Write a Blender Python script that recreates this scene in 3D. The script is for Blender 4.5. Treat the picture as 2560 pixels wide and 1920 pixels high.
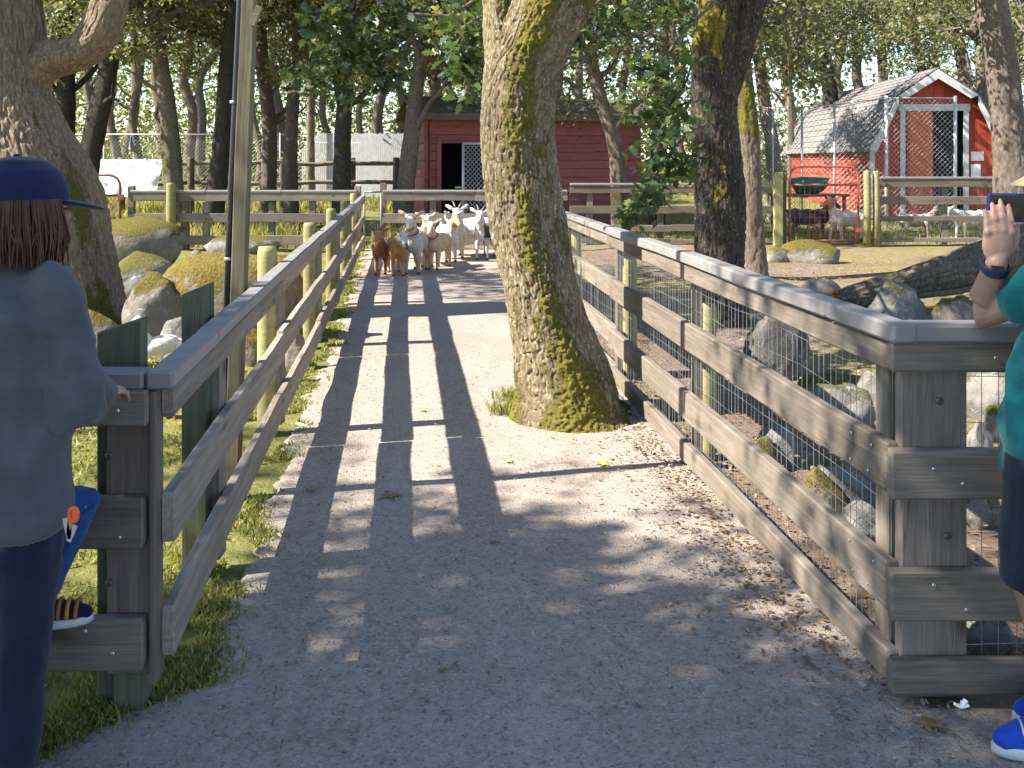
import bpy, bmesh, math, random
import numpy as np
from mathutils import Vector, Matrix, Euler

random.seed(7); RNG = np.random.default_rng(7)
for o in list(bpy.data.objects): bpy.data.objects.remove(o)
SC = bpy.context.scene
COL = SC.collection
R = math.radians

# ------------------------------------------------------------------ camera
CAM_H, FPX, HX, HY = 1.68, 2300.0, 1280.0, 400.0     # photograph is 2560 x 1920
cam = bpy.data.cameras.new('camera'); camo = bpy.data.objects.new('camera', cam); COL.objects.link(camo)
camo.location = (0, 0, CAM_H); camo.rotation_euler = (R(90), 0, 0)
cam.sensor_width = 36; cam.lens = 36 * FPX / 2560; cam.shift_y = -(960 - HY) / 2560
cam.clip_start = 0.05; cam.clip_end = 900
SC.camera = camo
# ------------------------------------------------------------------ world, sun, exposure
SUN_EL = R(42); LX, LY = 0.976, 0.22                # horizontal direction the light travels
w = bpy.data.worlds.new('World'); SC.world = w; w.use_nodes = True
nt = w.node_tree; bg = nt.nodes['Background']
sky = nt.nodes.new('ShaderNodeTexSky'); sky.sky_type = 'NISHITA'; sky.sun_disc = False
sky.sun_elevation = SUN_EL; sky.sun_rotation = math.atan2(-LX, -LY)
sky.air_density = 1.0; sky.dust_density = 0.2; sky.ozone_density = 2.5
nt.links.new(sky.outputs[0], bg.inputs[0]); bg.inputs[1].default_value = 0.1
sl = bpy.data.lights.new('sun', 'SUN'); so = bpy.data.objects.new('sun', sl); COL.objects.link(so)
sl.energy = 5.0; sl.angle = R(0.53); sl.color = (1.0, 0.93, 0.82)
so.rotation_euler = Vector((LX * math.cos(SUN_EL), LY * math.cos(SUN_EL), -math.sin(SUN_EL))).to_track_quat('-Z', 'Y').to_euler()
so.location = (-20, -5, 20)
vs = SC.view_settings; vs.view_transform = 'Standard'; vs.look = 'None'; vs.gamma = 1; vs.use_curve_mapping = False
vs.exposure = 1.7
SC.render.engine = 'CYCLES'
SC.cycles.max_bounces = 5; SC.cycles.diffuse_bounces = 3; SC.cycles.glossy_bounces = 2; SC.cycles.transmission_bounces = 3

# ------------------------------------------------------------------ numbers: photo -> place
def dep(y, z=0.0): return (CAM_H - z) * FPX / (y - HY)
def P(x, y, d): return Vector(((x - HX) / FPX * d, d, CAM_H - (y - HY) / FPX * d))
def G(x, y):
    d = dep(y); return Vector(((x - HX) / FPX * d, d, 0))
def gz(x, y):
    t = np.clip((np.asarray(y, float) - 19) / 40.0, 0, 1)
    return 1.6 * t ** 1.15 + 0 * np.asarray(x, float)

# ------------------------------------------------------------------ noise in numpy
_perm = np.random.default_rng(3).integers(0, 2**31, 4096)
def _h(i, j, k):
    n = (i * 73856093) ^ (j * 19349663) ^ (k * 83492791)
    return (_perm[n & 4095] & 65535) / 32767.5 - 1.0
def noise3(p):
    p = np.asarray(p, float); f = np.floor(p); i = f.astype(np.int64); u = p - f
    u = u * u * (3 - 2 * u)
    r = 0
    for a in (0, 1):
        wa = u[..., 0] if a else 1 - u[..., 0]
        for b in (0, 1):
            wb = u[..., 1] if b else 1 - u[..., 1]
            for c in (0, 1):
                wc = u[..., 2] if c else 1 - u[..., 2]
                r = r + wa * wb * wc * _h(i[..., 0] + a, i[..., 1] + b, i[..., 2] + c)
    return r
def fbm(p, o=4, g=0.5):
    p = np.asarray(p, float); r = 0; a = 1
    for q in range(o): r = r + a * noise3(p * (2.03 ** q) + 17.3 * q); a *= g
    return r

# ------------------------------------------------------------------ meshes
def np_mesh(name, V, faces, counts=None):
    """faces: (m,k) array or flat index array with counts"""
    V = np.asarray(V, np.float32); me = bpy.data.meshes.new(name)
    faces = np.asarray(faces)
    if counts is None: counts = np.full(len(faces), faces.shape[1]); faces = faces.ravel()
    me.vertices.add(len(V)); me.vertices.foreach_set('co', V.ravel())
    me.loops.add(len(faces)); me.loops.foreach_set('vertex_index', faces.astype(np.int32))
    me.polygons.add(len(counts)); st = np.concatenate([[0], np.cumsum(counts)[:-1]])
    me.polygons.foreach_set('loop_start', st.astype(np.int32))
    me.update(calc_edges=True); me.validate(); return me
def link(name, me, mat=None, parent=None, smooth=False, loc=None):
    o = bpy.data.objects.new(name, me); COL.objects.link(o)
    if mat is not None:
        if len(me.materials) == 0: me.materials.append(mat)
    if smooth: me.polygons.foreach_set('use_smooth', np.ones(len(me.polygons), bool))
    if loc is not None: o.location = loc
    if parent is not None: adopt(o, parent)
    return o
def adopt(o, parent):
    """parent keeps the child where it stands in the world"""
    m = Matrix.Identity(4); q = parent; chain = []
    while q is not None: chain.append(q); q = q.parent
    for q in reversed(chain): m = m @ q.matrix_parent_inverse @ q.matrix_basis
    o.parent = parent; o.matrix_parent_inverse = m.inverted()
def tag(o, label=None, cat=None, group=None, kind=None):
    if label: o['label'] = label
    if cat: o['category'] = cat
    if group: o['group'] = group
    if kind: o['kind'] = kind
    return o
def thing(name, label, cat, loc=(0, 0, 0), rz=0, group=None):
    o = bpy.data.objects.new(name, None); COL.objects.link(o); o.empty_display_size = 0.2
    o.location = loc; o.rotation_euler = (0, 0, rz)
    return tag(o, label, cat, group)

class MB:
    def __init__(s): s.v = []; s.f = []
    def add(s, v, f):
        b = len(s.v); s.v += [tuple(q) for q in v]; s.f += [tuple(i + b for i in q) for q in f]; return s
    def box(s, c, size, rz=0, rot=None):
        hx, hy, hz = size[0] / 2, size[1] / 2, size[2] / 2; c = Vector(c)
        m = rot if rot is not None else Matrix.Rotation(rz, 3, 'Z')
        v = [c + m @ Vector((x * hx, y * hy, z * hz)) for x in (-1, 1) for y in (-1, 1) for z in (-1, 1)]
        return s.add(v, [(0, 1, 3, 2), (4, 6, 7, 5), (0, 4, 5, 1), (2, 3, 7, 6), (0, 2, 6, 4), (1, 5, 7, 3)])
    def tube(s, pts, rad, n=8, cap=True, ball=False):
        pts = [Vector(p) for p in pts]
        if not hasattr(rad, '__len__'): rad = [rad] * len(pts)
        rad = list(rad)
        if ball:
            d0 = (pts[0] - pts[1]).normalized(); d1 = (pts[-1] - pts[-2]).normalized()
            a = [(pts[0] + d0 * rad[0] * math.sin(t), rad[0] * math.cos(t)) for t in (1.45, 1.0, .5)]
            b = [(pts[-1] + d1 * rad[-1] * math.sin(t), rad[-1] * math.cos(t)) for t in (.5, 1.0, 1.45)]
            pts = [q[0] for q in a] + pts + [q[0] for q in b]; rad = [q[1] for q in a] + rad + [q[1] for q in b]
        v = []; u = None
        for i, p in enumerate(pts):
            t = (pts[min(i + 1, len(pts) - 1)] - pts[max(i - 1, 0)]).normalized()
            if u is None:
                u = t.cross(Vector((0.3, 1, 0.2)) if abs(t.y) < .9 else Vector((1, 0, 0.2))).normalized()
            else:
                u = (u - t * u.dot(t)).normalized()
            w_ = t.cross(u)
            for k in range(n):
                a = 2 * math.pi * k / n; v.append(p + (u * math.cos(a) + w_ * math.sin(a)) * rad[i])
        f = [(i * n + k, i * n + (k + 1) % n, (i + 1) * n + (k + 1) % n, (i + 1) * n + k) for i in range(len(pts) - 1) for k in range(n)]
        if cap: f += [tuple(range(n - 1, -1, -1)), tuple(range((len(pts) - 1) * n, len(pts) * n))]
        return s.add(v, f)
    def loft(s, rings, n=20):
        """rings of (cx,cy,cz,rx,ry[,rot])"""
        v = []
        for r in rings:
            a0 = r[5] if len(r) > 5 else 0
            for k in range(n):
                a = 2 * math.pi * k / n; x = r[3] * math.cos(a); y = r[4] * math.sin(a)
                v.append((r[0] + x * math.cos(a0) - y * math.sin(a0), r[1] + x * math.sin(a0) + y * math.cos(a0), r[2]))
        f = [(i * n + k, i * n + (k + 1) % n, (i + 1) * n + (k + 1) % n, (i + 1) * n + k) for i in range(len(rings) - 1) for k in range(n)]
        f += [tuple(range(n - 1, -1, -1)), tuple(range((len(rings) - 1) * n, len(rings) * n))]
        return s.add(v, f)
    def ball(s, c, r, rot=None, nu=14, nv=9):
        c = Vector(c); r = r if hasattr(r, '__len__') else (r, r, r); m = rot if rot is not None else Matrix.Identity(3)
        v = [c + m @ Vector((0, 0, -r[2]))]
        for j in range(1, nv):
            p = -math.pi / 2 + math.pi * j / nv
            for k in range(nu):
                a = 2 * math.pi * k / nu; v.append(c + m @ Vector((r[0] * math.cos(p) * math.cos(a), r[1] * math.cos(p) * math.sin(a), r[2] * math.sin(p))))
        v.append(c + m @ Vector((0, 0, r[2]))); f = []
        for k in range(nu): f.append((0, 1 + (k + 1) % nu, 1 + k))
        for j in range(nv - 2):
            for k in range(nu): f.append((1 + j * nu + k, 1 + j * nu + (k + 1) % nu, 1 + (j + 1) * nu + (k + 1) % nu, 1 + (j + 1) * nu + k))
        L = len(v) - 1
        for k in range(nu): f.append((L, 1 + (nv - 2) * nu + k, 1 + (nv - 2) * nu + (k + 1) % nu))
        return s.add(v, f)
    def prism(s, poly, y0, y1, m=None):
        """poly in (x,z), extruded along y"""
        n = len(poly); v = [Vector((p[0], y0, p[1])) for p in poly] + [Vector((p[0], y1, p[1])) for p in poly]
        if m is not None: v = [m @ q for q in v]
        f = [tuple(range(n)), tuple(range(2 * n - 1, n - 1, -1))] + [(i, i + n, (i + 1) % n + n, (i + 1) % n) for i in range(n)]
        return s.add(v, f)
    def mesh(s, name):
        me = bpy.data.meshes.new(name); me.from_pydata(s.v, [], s.f); me.update(); return me
    def build(s, name, mat, parent=None, smooth=False): return link(name, s.mesh(name), mat, parent, smooth)

_bc = {}
def board_mesh(L, wd, th, bev=0.005):
    k = (round(L, 2), round(wd, 3), round(th, 3), bev)
    if k not in _bc:
        L, wd, th = k[:3]; n = max(1, min(9, int(L / .42))) if wd > .05 and L > 1.0 else 1; c = max(bev, .0015); a, b = th / 2, wd / 2
        pr = [(-a + c, -b), (a - c, -b), (a, -b + c), (a, b - c), (a - c, b), (-a + c, b), (-a, b - c), (-a, -b + c)]; v = []; f = []
        sx = [-L / 2, -L / 2 + c] + [-L / 2 + c + (L - 2 * c) * q / n for q in range(1, n)] + [L / 2 - c, L / 2]
        for i, x in enumerate(sx):
            e = 1 if 0 < i < len(sx) - 1 else 1 - c / min(a, b) * .8; wy = random.gauss(0, .0022) if 1 < i < len(sx) - 2 else 0; wz = random.gauss(0, .0018) if 1 < i < len(sx) - 2 else 0
            v += [(x, p * e + wy, q * e + wz + random.gauss(0, .0008)) for p, q in pr]
        for i in range(len(sx) - 1): f += [(i * 8 + q, i * 8 + (q + 1) % 8, i * 8 + 8 + (q + 1) % 8, i * 8 + 8 + q) for q in range(8)]
        f += [tuple(range(7, -1, -1)), tuple(range((len(sx) - 1) * 8, len(sx) * 8))]
        me = bpy.data.meshes.new('board'); me.from_pydata(v, [], [q[::-1] for q in f]); me.update()
        bm = bmesh.new(); bm.from_mesh(me); bmesh.ops.recalc_face_normals(bm, faces=bm.faces); bm.to_mesh(me); bm.free(); _bc[k] = me
    return _bc[k]
def board(name, p0, p1, wd, th, mat, parent=None, bev=0.005, jit=0.0, roll=0.0):
    """board with its length from p0 to p1, wd tall (z) and th thick"""
    p0 = Vector(p0); p1 = Vector(p1); d = p1 - p0; me = board_mesh(d.length, wd, th, bev)
    key = me.name + mat.name
    if len(me.materials) == 0: me.materials.append(mat)
    elif me.materials[0] != mat:
        if (key) not in _bc: m2 = me.copy(); m2.materials[0] = mat; _bc[key] = m2
        me = _bc[key]
    o = bpy.data.objects.new(name, me); COL.objects.link(o)
    x = d.normalized(); y = Vector((0, 0, 1)).cross(x)
    y = y.normalized() if y.length > 1e-4 else Vector((0, 1, 0))
    z = x.cross(y); m = Matrix((x, y, z)).transposed().to_4x4()
    if jit: m = m @ Euler((random.gauss(0, jit * .6), random.gauss(0, jit * .3), random.gauss(0, jit * .2))).to_matrix().to_4x4()
    if roll: m = m @ Matrix.Rotation(roll, 4, 'X')
    o.matrix_basis = Matrix.Translation((p0 + p1) / 2) @ m
    if parent is not None: adopt(o, parent)
    return o

# ------------------------------------------------------------------ materials
def newmat(name):
    m = bpy.data.materials.new(name); m.use_nodes = True; t = m.node_tree; return m, t, t.nodes['Principled BSDF']
def N(t, typ, ins=None, **pr):
    n = t.nodes.new('ShaderNode' + typ)
    for k, v in pr.items(): setattr(n, k, v)
    for k, v in (ins or {}).items():
        if hasattr(v, 'is_output'): t.links.new(v, n.inputs[k])
        else: n.inputs[k].default_value = v
    return n
def ramp(t, fac, stops, interp='LINEAR'):
    n = t.nodes.new('ShaderNodeValToRGB'); cr = n.color_ramp; cr.interpolation = interp
    while len(cr.elements) < len(stops): cr.elements.new(0.5)
    for e, (p, c) in zip(cr.elements, stops):
        e.position = p; e.color = (*c, 1) if len(c) == 3 else c
    t.links.new(fac, n.inputs[0]); return n.outputs[0]
def mix(t, fac, a, b, mode='MIX'):
    n = t.nodes.new('ShaderNodeMix'); n.data_type = 'RGBA'; n.blend_type = mode
    for s, v in ((n.inputs[0], fac), (n.inputs[6], a), (n.inputs[7], b)):
        if hasattr(v, 'is_output'): t.links.new(v, s)
        else: s.default_value = v if not isinstance(v, tuple) or len(v) == 4 else (*v, 1)
    return n.outputs[2]
def coord(t, scale=(1, 1, 1), rnd=False, which='Object'):
    tc = N(t, 'TexCoord'); out = tc.outputs[which]
    if rnd:
        oi = N(t, 'ObjectInfo'); mm = N(t, 'VectorMath', {0: (37.0, 11.0, 23.0)}, operation='SCALE'); t.links.new(oi.outputs['Random'], mm.inputs['Scale'])
        out = N(t, 'VectorMath', {0: out, 1: mm.outputs[0]}, operation='ADD').outputs[0]
    return N(t, 'Mapping', {'Vector': out, 'Scale': scale}).outputs[0]
def noise(t, vec, scale, detail=5, rough=.55, dist=0):
    return N(t, 'TexNoise', {'Vector': vec, 'Scale': scale, 'Detail': detail, 'Roughness': rough, 'Distortion': dist}).outputs[0]
def bump(t, b, h, strength=.3, dist=.01):
    n = N(t, 'Bump', {'Height': h, 'Strength': strength, 'Distance': dist}); t.links.new(n.outputs[0], b.inputs['Normal']); return n
def setc(t, b, c):
    if hasattr(c, 'is_output'): t.links.new(c, b.inputs['Base Color'])
    else: b.inputs['Base Color'].default_value = (*c, 1)

def plain(name, c, rough=.6, var=.25, scale=20, bs=.15, bd=.003, metal=0, spec=.5, rnd=True):
    m, t, b = newmat(name); v = coord(t, rnd=rnd); n = noise(t, v, scale, 6)
    lo = tuple(x * (1 - var) for x in c); hi = tuple(min(1, x * (1 + var)) for x in c)
    setc(t, b, ramp(t, n, [(.3, lo), (.7, hi)])); b.inputs['Roughness'].default_value = rough; b.inputs['Metallic'].default_value = metal
    b.inputs['Specular IOR Level'].default_value = spec
    if bs: bump(t, b, noise(t, v, scale * 3, 4), bs, bd)
    return m
def wood(name, dark, light, stain=(.05, .05, .04), stain_amt=.35, green=None, gamt=0.0, rough=.8):
    m, t, b = newmat(name); tc = coord(t, (1.3, 24, 24), True); tb = coord(t, (1, 1, 1), True)
    g1 = noise(t, tc, 1.0, 8, .65, .8); g2 = noise(t, coord(t, (6, 160, 160), True), 1.0, 3, .6)
    c = ramp(t, g1, [(.28, dark), (.5, tuple((a + d) / 2 for a, d in zip(dark, light))), (.72, light)])
    c = mix(t, N(t, 'MapRange', {0: g2, 1: .35, 2: .65, 3: .0, 4: .35}).outputs[0], c, tuple(x * .55 for x in dark), 'MIX')
    # knots
    vo = N(t, 'TexVoronoi', {'Vector': coord(t, (2.2, 5, 5), True), 'Scale': 1.0}); kn = N(t, 'MapRange', {0: vo.outputs['Distance'], 1: .06, 2: .14, 3: .75, 4: 0}).outputs[0]
    c = mix(t, kn, c, tuple(x * .3 for x in dark))
    ck = noise(t, coord(t, (.9, 38, 38), True), 1.0, 2, .5, .3); ck = N(t, 'MapRange', {0: N(t, 'Math', {0: N(t, 'Math', {0: ck, 1: .5}, operation='SUBTRACT').outputs[0]}, operation='ABSOLUTE').outputs[0], 1: 0, 2: .022, 3: 1, 4: 0}).outputs[0]
    ck = N(t, 'Math', {0: ck, 1: N(t, 'MapRange', {0: noise(t, coord(t, (2, 6, 6), True), 1.0, 3), 1: .52, 2: .62}).outputs[0]}, operation='MULTIPLY').outputs[0]
    c = mix(t, N(t, 'Math', {0: ck, 1: .75}, operation='MULTIPLY').outputs[0], c, tuple(x * .3 for x in dark))
    s = noise(t, tb, 3.0, 6, .6); c = mix(t, N(t, 'MapRange', {0: s, 1: .45, 2: .75, 3: 0, 4: stain_amt}).outputs[0], c, stain)
    if green: c = mix(t, N(t, 'MapRange', {0: noise(t, tb, 2.1, 5), 1: .42, 2: .65, 3: 0, 4: gamt}).outputs[0], c, green)
    oi = N(t, 'ObjectInfo'); hs = N(t, 'HueSaturation', {'Color': c}); t.links.new(N(t, 'MapRange', {0: oi.outputs['Random'], 1: 0, 2: 1, 3: .82, 4: 1.18}).outputs[0], hs.inputs['Value'])
    setc(t, b, hs.outputs[0]); b.inputs['Roughness'].default_value = rough; b.inputs['Specular IOR Level'].default_value = .25
    hh = N(t, 'Math', {0: g1, 1: g2}, operation='ADD').outputs[0]; bump(t, b, hh, .35, .004); return m
def bark(name, dark, light, sc=1.0, moss=None, lich=None):
    m, t, b = newmat(name); v = coord(t, (9 * sc, 9 * sc, 2.6 * sc), False); vb = coord(t)
    n = noise(t, v, 4.5, 7, .7, .5); c = ramp(t, n, [(.28, tuple(x * .7 for x in dark)), (.45, dark), (.72, light)])
    if lich:
        l = noise(t, coord(t, (2, 2, .9)), 22, 4, .7); c = mix(t, N(t, 'MapRange', {0: l, 1: .57, 2: .66, 3: 0, 4: .7}).outputs[0], c, lich)
    big = noise(t, vb, 1.3, 4); c = mix(t, N(t, 'MapRange', {0: big, 1: .35, 2: .7, 3: 0, 4: .45}).outputs[0], c, tuple(x * .5 for x in dark))
    hgt = n
    if moss:
        at = N(t, 'Attribute', attribute_name='moss'); fz = noise(t, vb, 60, 5, .7)
        f = N(t, 'Math', {0: at.outputs['Fac'], 1: N(t, 'MapRange', {0: fz, 1: .3, 2: .7, 3: -.35, 4: .35}).outputs[0]}, operation='ADD')
        f = N(t, 'MapRange', {0: f.outputs[0], 1: .35, 2: .65}).outputs[0]
        mc = ramp(t, noise(t, vb, 35, 5, .7), [(.3, tuple(x * .55 for x in moss)), (.7, tuple(min(1, x * 1.35) for x in moss))])
        c = mix(t, f, c, mc)
        hgt = N(t, 'Math', {0: n, 1: N(t, 'Math', {0: fz, 1: f}, operation='MULTIPLY').outputs[0]}, operation='ADD').outputs[0]
    setc(t, b, c); b.inputs['Roughness'].default_value = .92; b.inputs['Specular IOR Level'].default_value = .15
    bump(t, b, hgt, .9, .03 / sc); return m
def leafmat(name, c1, c2, c3=None, trans=.35, rough=.45, spec=.4):
    m, t, b = newmat(name); g = N(t, 'NewGeometry'); st = [(0.0, c1), (.6, c2)] + ([(1.0, c3)] if c3 else [])
    c = ramp(t, g.outputs['Random Per Island'], st)
    setc(t, b, c); b.inputs['Roughness'].default_value = rough; b.inputs['Specular IOR Level'].default_value = spec
    tr = N(t, 'BsdfTranslucent'); c2_ = mix(t, 1.0, c, (1.25, 1.35, .55, 1), 'MULTIPLY'); t.links.new(c2_, tr.inputs[0])
    ms = N(t, 'MixShader', {0: trans}); t.links.new(b.outputs[0], ms.inputs[1]); t.links.new(tr.outputs[0], ms.inputs[2])
    t.links.new(ms.outputs[0], t.nodes['Material Output'].inputs[0]); return m
def rockmat(name, c1, c2, moss, mth=.45, lich=(.5, .5, .47)):
    m, t, b = newmat(name); v = coord(t, rnd=True); n = noise(t, v, 5, 9, .65)
    c = ramp(t, n, [(.3, c1), (.7, c2)])
    l = noise(t, v, 11, 7, .75, .3); c = mix(t, N(t, 'MapRange', {0: l, 1: .58, 2: .64, 3: 0, 4: .6}).outputs[0], c, lich)
    g = N(t, 'NewGeometry'); sx = N(t, 'SeparateXYZ', {0: g.outputs['Normal']})
    f = N(t, 'Math', {0: N(t, 'Math', {0: sx.outputs[2], 1: .55}, operation='MULTIPLY').outputs[0], 1: noise(t, v, 3, 8, .7)}, operation='ADD').outputs[0]
    f = N(t, 'MapRange', {0: f, 1: mth + .38, 2: mth + .5}).outputs[0]; fz = noise(t, v, 40, 4, .7)
    mc = ramp(t, fz, [(.3, tuple(x * .5 for x in moss)), (.75, tuple(x * 1.3 for x in moss))]); c = mix(t, f, c, mc)
    setc(t, b, c); b.inputs['Roughness'].default_value = .9; b.inputs['Specular IOR Level'].default_value = .2
    bump(t, b, N(t, 'Math', {0: n, 1: N(t, 'Math', {0: fz, 1: f}, operation='MULTIPLY').outputs[0]}, operation='ADD').outputs[0], 1.0, .04); return m

M = {}
M['rail'] = wood('weathered_rail', (.15, .122, .10), (.30, .25, .205), stain_amt=.35, green=(.12, .125, .06), gamt=.2)
M['rail_left'] = wood('warm_weathered_rail', (.2, .16, .13), (.4, .33, .27), stain_amt=.2)
M['cap'] = plain('grey_cap', (.23, .215, .205), .5, .12, 6, .08)
M['post_green'] = wood('treated_post', (.075, .09, .06), (.16, .165, .11), stain_amt=.3)
M['post_log'] = wood('yellow_log_post', (.24, .22, .09), (.43, .38, .17), stain_amt=.3)
M['post_brown'] = wood('brown_post', (.13, .095, .075), (.22, .175, .145), stain_amt=.25)
M['post_grey'] = wood('grey_post', (.15, .12, .10), (.27, .225, .19), stain_amt=.25)
M['wood_old'] = wood('old_split_rail', (.12, .10, .075), (.25, .21, .15), stain_amt=.4)
M['wood_pole'] = wood('utility_timber', (.13, .11, .065), (.25, .22, .14), stain_amt=.3)
M['wire'] = plain('galvanised_wire', (.42, .43, .44), .4, .15, 30, 0, metal=.7)
M['wire_dark'] = plain('dull_wire', (.2, .2, .2), .5, .15, 30, 0, metal=.5)
M['nail'] = plain('nail_head', (.75, .75, .75), .3, .1, 30, 0, metal=.9)
M['bolt'] = plain('bolt_head', (.13, .12, .12), .5, .2, 30, 0, metal=.6)
M['galv'] = plain('galvanised_tube', (.5, .5, .5), .45, .15, 12, .05, metal=.5)
M['red_tube'] = plain('red_gate_paint', (.34, .085, .065), .45, .25, 14, .1)
M['maroon_tube'] = plain('maroon_gate_paint', (.2, .045, .04), .45, .25, 14, .1)
M['black'] = plain('black_plastic', (.015, .015, .018), .35, .2, 20, .05)
M['red_board'] = wood('red_siding', (.29, .08, .075), (.42, .135, .125), stain=(.16, .05, .05), stain_amt=.4, rough=.6)
M['barn_red'] = wood('barn_red', (.36, .055, .03), (.5, .09, .05), stain=(.3, .06, .04), stain_amt=.3, rough=.6)
M['white_paint'] = plain('white_paint', (.58, .57, .55), .55, .15, 8, .1)
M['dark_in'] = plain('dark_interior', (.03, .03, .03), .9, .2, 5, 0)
M['shingle'] = plain('grey_shingle', (.19, .175, .17), .9, .45, 9, .5, .008)
M['moss_roof'] = plain('mossy_roof', (.10, .085, .05), .95, .5, 5, .5, .03)
M['paper'] = plain('white_paper', (.78, .77, .75), .7, .05, 8, .05)
M['tarp'] = plain('white_tarp', (.75, .75, .76), .45, .06, 5, .3, .02)
M['green_tarp'] = plain('green_plastic', (.02, .13, .07), .45, .3, 6, .3, .02)
M['orange_cloth'] = plain('orange_cloth', (.62, .14, .045), .8, .2, 6, .3, .02)
M['white_grey'] = plain('pale_slat', (.55, .55, .56), .6, .15, 6, .1)
M['blue'] = plain('blue_plastic', (.02, .10, .5), .4, .2, 10, .05)

# ================================================================== SETTING
# ---- ground
def ground_mat():
    m, t, b = newmat('ground_soil'); v = coord(t); g = N(t, 'NewGeometry'); sx = N(t, 'SeparateXYZ', {0: g.outputs['Position']})
    n1 = noise(t, v, .7, 7, .6); n2 = noise(t, v, 9, 8, .7); n3 = noise(t, v, 45, 5, .7)
    grass = ramp(t, n2, [(.3, (.11, .12, .04)), (.55, (.22, .215, .07)), (.75, (.34, .31, .13))])
    dirt = ramp(t, n2, [(.3, (.15, .115, .09)), (.55, (.27, .21, .165)), (.75, (.38, .30, .24))])
    lit = ramp(t, n3, [(.35, (.13, .085, .06)), (.6, (.30, .20, .14)), (.75, (.42, .33, .25))])
    dirt = mix(t, N(t, 'MapRange', {0: n1, 1: .4, 2: .6}).outputs[0], dirt, lit)
    mossy = mix(t, N(t, 'MapRange', {0: noise(t, v, .45, 6, .6), 1: .47, 2: .6}).outputs[0], dirt, ramp(t, n2, [(.3, (.15, .125, .05)), (.7, (.32, .27, .11))]))
    ln = N(t, 'Math', {0: N(t, 'Math', {0: sx.outputs[1], 1: .115}, operation='MULTIPLY').outputs[0], 1: sx.outputs[0]}, operation='ADD').outputs[0]
    ln = N(t, 'Math', {0: ln, 1: N(t, 'MapRange', {0: n1, 3: -1.2, 4: 1.2}).outputs[0]}, operation='ADD').outputs[0]
    side = N(t, 'MapRange', {0: ln, 1: -.1, 2: .6}).outputs[0]
    back = N(t, 'MapRange', {0: sx.outputs[1], 1: 17, 2: 20, 3: 1, 4: 0}).outputs[0]
    side = N(t, 'Math', {0: side, 1: back}, operation='MULTIPLY').outputs[0]
    setc(t, b, mix(t, side, grass, mossy)); b.inputs['Roughness'].default_value = .95; b.inputs['Specular IOR Level'].default_value = .1
    bump(t, b, N(t, 'Math', {0: n2, 1: n3}, operation='ADD').outputs[0], .8, .04); return m
def path_mat():
    m, t, b = newmat('path_grit'); v = coord(t); n1 = noise(t, v, 1.6, 6, .6); n2 = noise(t, v, 26, 7, .75); n3 = noise(t, v, 120, 4, .8)
    vo = N(t, 'TexVoronoi', {'Vector': v, 'Scale': 120.0}); 
    c = ramp(t, n2, [(.28, (.245, .196, .162)), (.5, (.35, .288, .24)), (.72, (.45, .378, .32))])
    c = mix(t, N(t, 'MapRange', {0: n1, 1: .35, 2: .7, 3: 0, 4: .5}).outputs[0], c, (.28, .23, .198))
    n4 = noise(t, coord(t, (1.4, .35, 1)), 1.5, 4, .6); c = mix(t, N(t, 'MapRange', {0: n4, 1: .45, 2: .65, 3: 0, 4: .45}).outputs[0], c, (.42, .375, .33))
    sp = N(t, 'SeparateColor', {0: vo.outputs['Color']}).outputs[0]
    c = mix(t, N(t, 'MapRange', {0: sp, 1: .8, 2: .97, 3: 0, 4: .5}).outputs[0], c, (.52, .45, .39))
    c = mix(t, N(t, 'MapRange', {0: sp, 1: .18, 2: .03, 3: 0, 4: .5}).outputs[0], c, (.12, .095, .08))
    setc(t, b, c); b.inputs['Roughness'].default_value = .9; b.inputs['Specular IOR Level'].default_value = .25
    h = N(t, 'Math', {0: n2, 1: N(t, 'Math', {0: n3, 1: vo.outputs['Distance']}, operation='ADD').outputs[0]}, operation='ADD').outputs[0]
    bump(t, b, h, .6, .008); return m
def spaced(a, b, n, p=2.2):
    t = np.linspace(-1, 1, n); return (a + b) / 2 + (b - a) / 2 * np.sign(t) * np.abs(t) ** p
xs = np.unique(np.concatenate([np.linspace(-12, 14, 131), np.linspace(-220, -12, 30), np.linspace(14, 220, 30)]))
ys = np.unique(np.concatenate([np.linspace(-30, 0, 12), np.linspace(0, 26, 131), np.linspace(26, 70, 45), np.linspace(70, 420, 40)]))
def under_path(X, Y): return ((X > -1.2 - .118 * (Y - 2.73)) & (X < 1.25 - .11 * (Y - 2.86)) & (Y < 18)) | (Y < 3.2)
XX, YY = np.meshgrid(xs, ys); near = (np.abs(XX) < 40) & (YY < 60)
pts3 = np.stack([XX * .9, YY * .9, 0 * XX], -1)
ZZ = gz(XX, YY) + np.where(near, .035 * fbm(pts3, 3), 0) * np.where(under_path(XX, YY), 0, 1) - .004
V = np.stack([XX, YY, ZZ], -1).reshape(-1, 3); nx = len(xs); ii = np.arange(len(ys) - 1)[:, None] * nx + np.arange(nx - 1)[None]
F = np.stack([ii, ii + 1, ii + nx + 1, ii + nx], -1).reshape(-1, 4)
tag(link('ground', np_mesh('ground', V, F), ground_mat(), smooth=True), kind='structure')
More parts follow.
